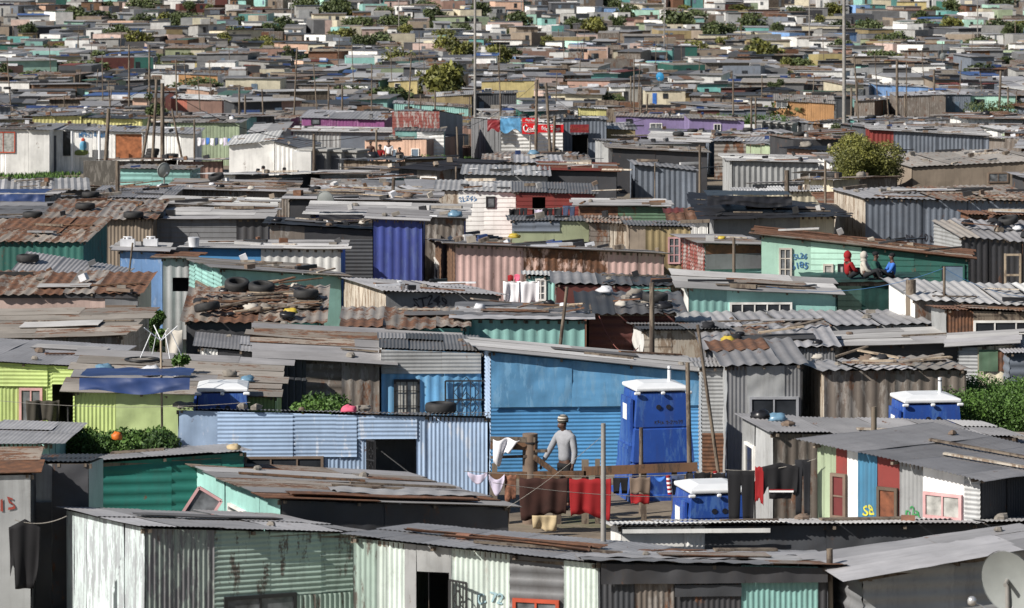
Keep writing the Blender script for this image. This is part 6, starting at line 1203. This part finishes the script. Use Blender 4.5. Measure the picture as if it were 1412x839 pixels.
wl = [('grey', 7), ('ltgrey', 5), ('bluegrey', 6), ('dkgrey', 7), ('charcoal', 7), ('greybrown', 7), ('rustgrey', 4), ('wood', 5), ('woodbrown', 4), ('white', 9), ('cream', 2), ('teallt', 3), ('teal', 2), ('turq', 1.5), ('skyblue', 1.5), ('pinkbeige', 2), ('brownpink', 2), ('sage', 1.5), ('olive', 1), ('ochre', .8), ('yellow', .6), ('rust', 2), ('darkred', 1.5), ('dgreen', 1.5), ('mint', .7), ('peach', 1), ('tancloth', 2)]
rl = [('grey', 8), ('lgrey', 4), ('mix', 9), ('rust', 2.5), ('tan', 7), ('dark', 7), ('rusty_grey', 4), ('silver', 1.5), ('black', 3), ('brown', 2), ('red', .6)]
def pick(r, l):
    t = r.uniform(0, sum(k_[1] for k_ in l))
    for a, b in l:
        t -= b
        if t <= 0: return a
    return l[-1][0]
PLACED = []
rp = random.Random(11); count = [0]; MAXI = 178
FAR = []
def place(x, y, Wd, dp, yaw, h, rise):
    g = gz(y)
    if count[0] < MAXI:
        count[0] += 1; s = Shack(); s.X0, s.Y0, s.yaw, s.g, s.W, s.dep = x, y, yaw, g, Wd, dp; s.sn = ''; s.lod = 2 if y < 200 else 3
        t = rp.uniform(-.12, .12); s.z00 = h; s.z10 = h+t; s.z01 = h+rise; s.z11 = h+rise+t
        s.root = empty('shack', (x, y, g), yaw); col = pick(rp, wl); rf = pick(rp, rl); sty = rp.choice(['v', 'V', 'X', 'w', 'h', 'f', 'L'])
        if col in ('wood', 'woodbrown'): sty = rp.choice('wL')
        if col in ('tancloth',): sty = 'f'
        col2 = col if rp.random() < .6 else pick(rp, wl[:9]); k2 = rp.uniform(.4, .7)*Wd
        sp = {'F': [(None, k2, None, None, sty, W[col], 0), (k2, None, None, None, sty if rp.random() < .5 else 'V', W[col2], 0)], 'L': [(None, None, None, None, sty, W[col], 0)], 'R': [(None, None, None, None, sty, W[col2], 0)]}
        build_walls(s, sp, [], s.lod, count[0]*13); build_roof(s, rf, rp.choice('yx'), s.lod, count[0]*17, ov=rp.uniform(.1, .35), sty=rp.choice(['v', 'V', 'X', 'f']), rag=.12, amp=2.0)
        if rp.random() < .6: u = rp.uniform(.1, .5)*Wd; add_window(s, 'F', u, u+rp.uniform(.5, 1.0), h-1.3, h-.5, rp.choice(['whitepaint', 'iron_black', 'cloth_taupe']), rp.choice(['window_dark', 'window_grey', 'window_dark']), 2, 1)
        if rp.random() < .6: u = rp.uniform(.55, .8)*Wd; add_door(s, 'F', u, u+.8, 0, h-.25, rp.choice([None, 'whitepaint']), rp.choice(['bluedoor', 'greydoor', 'rusted', 'bark', 'plastic_dark']), 1)
        wn = {'v': 'ribbed', 'V': 'ribbed', 'X': 'ribbed', 'h': 'ribbed', 'w': 'boarded', 'L': 'boarded', 'f': 'flat sheeted'}[sty]
        tag(s.root, None, 'shack', 'shacks of the settlement', auto='%s %s shack, %s roof, {zone}' % (WALLN[col], wn, ROOFN[rf])); OCC.append((x, y, math.cos(yaw), math.sin(yaw), Wd, dp, .05)); PLACED.append(s)
        # clutter that weighs the roof down
        for i in range(rp.choice([0, 1, 2, 3]) if y < 175 else rp.choice([0, 1, 1])):
            t = rp.random(); u, v = rp.uniform(.1, .6)*Wd, rp.uniform(.1, .9)*dp
            if t < .5: plank(roof_world(s, u, v, .05), roof_world(s, min(Wd, u+rp.uniform(1, 3)), min(dp, v+rp.uniform(-.4, .6)), .08), .14, .06, rp.choice([W['wood'], W['woodbrown'], W['woodpale'], G['r2y']]), auto='board lying on a roof, {zone}')
            elif t < .7: tyre(roof_world(s, u, v, .03), .31, auto='tyre lying on a roof, {zone}')
            else: bag(roof_world(s, u, v, .02), rp.uniform(.15, .3), rp.choice(['tarp_black', 'bag_white', 'cloth_taupe', 'bag_blue', 'stone_grey', 'tarp_black']), auto='bundle lying on a roof, {zone}', name='bundle', cat='bundle')
    else: FAR.append((x, y, Wd, dp, yaw, h, rise))
y = 101.0
while y < 1500:
    pit = float(np.interp(y, [95, 130, 200, 300, 450, 640, 880, 1150, 1500], [5.4, 5.8, 8.0, 10.5, 14.5, 25, 33, 38, 50])); k_ = pit/6
    hw = 742/FPX*y*1.06+2; x = -hw + rp.uniform(0, 3); yawr = math.radians(rp.uniform(-9, 9))
    while x < hw:
        Wd = rp.choice([rp.uniform(2.4, 4.2), rp.uniform(3.5, 7.4)])*(1 if y < 500 else 1.2); dp = rp.uniform(3.2, 4.9)*min(max(pit/7, 1), 2.2); h = rp.uniform(1.9, 2.6)+(rp.random() < .12)*.6+(rp.uniform(0, .7) if y > 430 else 0); yaw = yawr+math.radians(rp.uniform(-8, 8) if rp.random() < .75 else rp.uniform(-34, 34)); yy = y+rp.uniform(-.24, .24)*pit*(1 if y < 200 else 1.9)
        rise = rp.uniform(-.35, .25)
        ok = False
        for att in range(3):
            W2 = Wd*(1, .7, .5)[att]
            for h2 in (h, 1.9):
                if not blocked(x, x+W2, gz(yy)+h2+max(0, rise), yy) and not occ_hit(x, yy, yaw, W2, dp, .1): ok = True; break
            if ok: break
        if ok:
            if y > 500 and rp.random() < .14: x += Wd; continue
            place(x, yy, W2, dp, yaw, h2, rise); x += W2+rp.uniform(.15, 1.0)*min(k_, 2.2)
        else: x += 1.0
    y += pit*rp.uniform(.9, 1.1)
# neighbours just outside the frame, so a step to the side finds the settlement going on
MAXI += 40
for i, yy in enumerate(np.arange(54, 101, 5.2)):
    for sd in (-1, 1):
        for k2 in (0, 1):
            Wd = rp.uniform(3.5, 5.5); x = sd*(770/FPX*yy+.6+k2*6.2) - (Wd if sd < 0 else 0)
            if not occ_hit(x, yy, 0, Wd, 3.4, .05): place(x, float(yy), Wd, 3.4, math.radians(rp.uniform(-5, 5)), rp.uniform(2.0, 2.4), rp.uniform(-.3, .1))
# scattered broad trees far out: four grown once, then copied
PT = []
for i in range(4):
    t = tree(0, 900+i, 4.2, 8.5, ['leaf_dark', 'leaf_olive', 'leaf_dark', 'leaf_dark'][i], 1500, .38, name='tree', trunk=.1, seed=90+i, k=12); PT.append(t)
rt = random.Random(77); first = [True]*4
for i in range(140):
    D = rt.choice([rt.uniform(360, 600), rt.uniform(560, 900), rt.uniform(600, 1200)]); px = rt.uniform(-20, 1432); x = PX(px, D); j = rt.randrange(4)
    if first[j]: t = PT[j]; first[j] = False
    else:
        t = PT[j].copy(); COL.objects.link(t)
        for ch in PT[j].children: c = ch.copy(); COL.objects.link(c); c.parent = t
    k_ = rt.uniform(.4, .9)*(.6+D/1400); t.location = (x, D, gz(D)); t.scale = (k_*rt.uniform(.9, 1.5), k_, k_*rt.uniform(.7, 1.0)); t.rotation_euler = (0, 0, rt.uniform(0, 6)); tag(t, None, 'tree', 'trees between the shacks', auto=('olive' if j == 1 else 'dark')+' green tree in the {zone}')
# beyond the three hundred nearest: one mass
def far_mass():
    mb = MB(); r = random.Random(5)
    wm = [(W[a], b) for a, b in wl] + [(W['white'], 7), (W['concrete'], 4), (W['cream'], 2)]
    wfar = [(W[a], b) for a, b in wl] + [(W['white'], 17), (W['cream'], 8), (W['concrete'], 14), (W['turq'], 1), (W['peach'], 4), (W['pinkbeige'], 5), (W['mint'], 2), (W['skyblue'], 2), (W['salmon'], 1.2), (W['ochre'], 1.5), (W['tancloth'], 4), (W['ltgrey'], 10)]
    rm = [('g1', 6), ('g2', 9), ('g3', 4), ('g4', 12), ('lg', 3), ('r1', 3), ('r2', 1.6), ('r3', 4), ('tn', 6), ('dk', 6), ('bk', 2), ('rd', 1), ('wt', .4), ('gn', .7), ('bl', .9)]
    for (x, y, Wd, dp, yaw, h, rise) in FAR:
        g = gz(y); c, n = math.cos(yaw), math.sin(yaw); z = [g+h, g+h+r.uniform(-.1, .1), g+h+rise, g+h+rise]
        def q(u, v): return (x+u*c-v*n, y+u*n+v*c)
        cs = [q(0, 0), q(Wd, 0), q(0, dp), q(Wd, dp)]; wm_ = pick(r, wfar if y > r.uniform(420, 700) else wm); t = r.random()
        if r.random() < .35 and Wd > 4:        # two different wall sheets side by side
            k_ = r.uniform(.3, .7)*Wd; a = q(k_, 0); zk = z[0]+(z[1]-z[0])*k_/Wd
            mb.raw([cs[0]+(g-.6,), a+(g-.6,), a+(zk,), cs[0]+(z[0],)], [(0, 1, 2, 3)], wm_, t); mb.raw([a+(g-.6,), cs[1]+(g-.6,), cs[1]+(z[1],), a+(zk,)], [(0, 1, 2, 3)], pick(r, wm), r.random())
        else: mb.raw([cs[0]+(g-.6,), cs[1]+(g-.6,), cs[1]+(z[1],), cs[0]+(z[0],)], [(0, 1, 2, 3)], wm_, t)
        mb.raw([cs[0]+(g-.6,), cs[2]+(g-.6,), cs[2]+(z[2],), cs[0]+(z[0],), cs[1]+(g-.6,), cs[3]+(g-.6,), cs[3]+(z[3],), cs[1]+(z[1],)], [(0, 1, 2, 3), (4, 5, 6, 7), (1, 5, 6, 2)], wm_, [t, r.random(), t])
        ov = r.uniform(.1, .4) if (y < 500 or r.random() < .5) else -.12; rc = pick(r, rm); nst = 1 if y > 700 else r.choice([1, 2, 3])
        for i in range(nst):                    # roof in strips, each a thin slab
            u0, u1 = -ov+(Wd+2*ov)*i/nst, -ov+(Wd+2*ov)*(i+1)/nst; a = [q(u0, -ov), q(u1, -ov), q(u0, dp+ov), q(u1, dp+ov)]
            dz = r.uniform(.02, .1); zz = [z[0]+(z[1]-z[0])*u0/Wd+dz, z[0]+(z[1]-z[0])*u1/Wd+dz, z[2]+dz, z[3]+dz]; th = .07
            P = [a[j]+(zz[j]-th,) for j in range(4)]+[a[j]+(zz[j],) for j in range(4)]
            mb.raw(P, [(4, 5, 7, 6), (0, 1, 5, 4), (0, 2, 6, 4), (1, 3, 7, 5)], G[(rc if r.random() < .6 else pick(r, rm))+'y'], r.random())
        for i in range(r.choice([0, 1, 1, 2])):    # windows and doors
            u = r.uniform(.08, .8)*Wd; w_ = r.uniform(.5, .9); dr = r.random() < .45; z0 = g+(0 if dr else h*.42); z1 = g+h*.82
            a, b = q(u, -.05), q(min(u+w_, Wd), -.05); mb.raw([a+(z0,), b+(z0,), b+(z1,), a+(z1,)], [(0, 1, 2, 3)], r.choice(['window_dark', 'window_dark', 'bluedoor', 'bark', 'window_grey']), .5)
        if y < 700:
            for i in range(r.choice([0, 1, 2, 3, 4])):    # rubbish and boards on the roof
                u, v = r.uniform(.1, .8)*Wd, r.uniform(0, .9)*dp; a = q(u, v); l, d_, hh = r.uniform(.2, 2.2), r.uniform(.1, .6), r.uniform(.05, .35)
                mb.box(a[0], a[0]+l, a[1], a[1]+d_, g+h+min(0, rise)*v/dp-.02+.08, g+h+max(rise*v/dp, 0)+hh+.05, r.choice(['tarp_black', 'tarp_black', W['wood'], W['woodbrown'], 'bag_white', 'cloth_taupe', 'tarp_blue', G['r2y'], 'stone_grey', 'rubber']), r.random())
    
    o = mb.build('distant_shacks'); tag(o, 'mass of distant shacks filling the plain up to the top edge', 'shacks', kind='stuff')
far_mass()
def litter():            # rags, offcuts, stones and plastic strewn over roofs and yards
    mb = MB(); r = random.Random(8)
    L = [(a[0], a[1], a[4], a[5], math.atan2(a[3], a[2])) for a in OCC if a[1] > 84 and a[4] > 2 and a[5] > 2.2]
    hs = {}
    for o in COL.objects:
        pass
    for s in list(SH.values())+PLACED:
        if s.Y0 < 84: continue
        for i in range(int(s.W*s.dep*(.5 if s.Y0 < 130 else .42))):
            u, v = r.uniform(0, s.W), r.uniform(-.05, s.dep); p = roof_world(s, u, v, 0); t = r.random(); th = s.yaw+r.uniform(-.5, .5)
            l = r.choice([r.uniform(.08, .3), r.uniform(.3, 1.3)]); w_ = r.uniform(.05, .18) if l > .3 else r.uniform(.08, .25); hh = r.uniform(.02, .10 if l > .3 else .2)
            mb.beam((p.x, p.y, p.z+hh/2), (p.x+l*math.cos(th), p.y+l*math.sin(th), p.z+hh/2+r.uniform(-.02, .08)), w_, hh, r.choice(['tarp_black', 'tarp_black', W['wood'], W['woodpale'], W['woodbrown'], 'bag_white', 'cloth_taupe', 'stone_grey', G['r2y'], G['g4y'], G['lgy'], 'rubber', 'cloth_charcoal', 'tarp_blue' if r.random() < .3 else W['wood']]), r.random())
    o = mb.build('roof_litter'); tag(o, 'offcuts rags stones and plastic strewn over the middle roofs', 'litter', kind='stuff')
litter()
print('individual', count[0], 'far', len(FAR))
# low growth on open ground
def grasspatch(px0, px1, D0, D1, n, label, leaf='leaf_hedge'):
    r = np.random.RandomState(3); mb = MB(); D = r.uniform(D0, D1, n); px = r.uniform(px0, px1, n); X = (px-CX)/FPX*D; z = CZ-np.interp(D, HD, HV)
    cl = (np.sin(X*1.7)+np.sin(D*.9+X)) > -.2; X, D, z = X[cl], D[cl], z[cl]; m_ = len(X); a = r.uniform(0, 6.28, m_); s_ = r.uniform(.05, .16, m_)
    P = np.stack([np.stack([X-s_*np.cos(a)*.4, D-s_*np.sin(a)*.4, z], 1), np.stack([X+s_*np.cos(a)*.4, D+s_*np.sin(a)*.4, z], 1), np.stack([X+r.normal(0, .05, m_), D, z+s_*1.6], 1)], 1).reshape(-1, 3)
    mb.raw(P, np.arange(m_*3).reshape(-1, 3), leaf, list(r.rand(m_))); o = mb.build('grass'); tag(o, label, 'grass', kind='stuff')
grasspatch(-20, 110, 178, 196, 5000, 'scrubby grass on the sand before the white house'); grasspatch(640, 720, 214, 232, 4000, 'green grass at the foot of the light mast'); grasspatch(1000, 1440, 262, 296, 9000, 'rough grass along the open strip at right')
finish_labels()
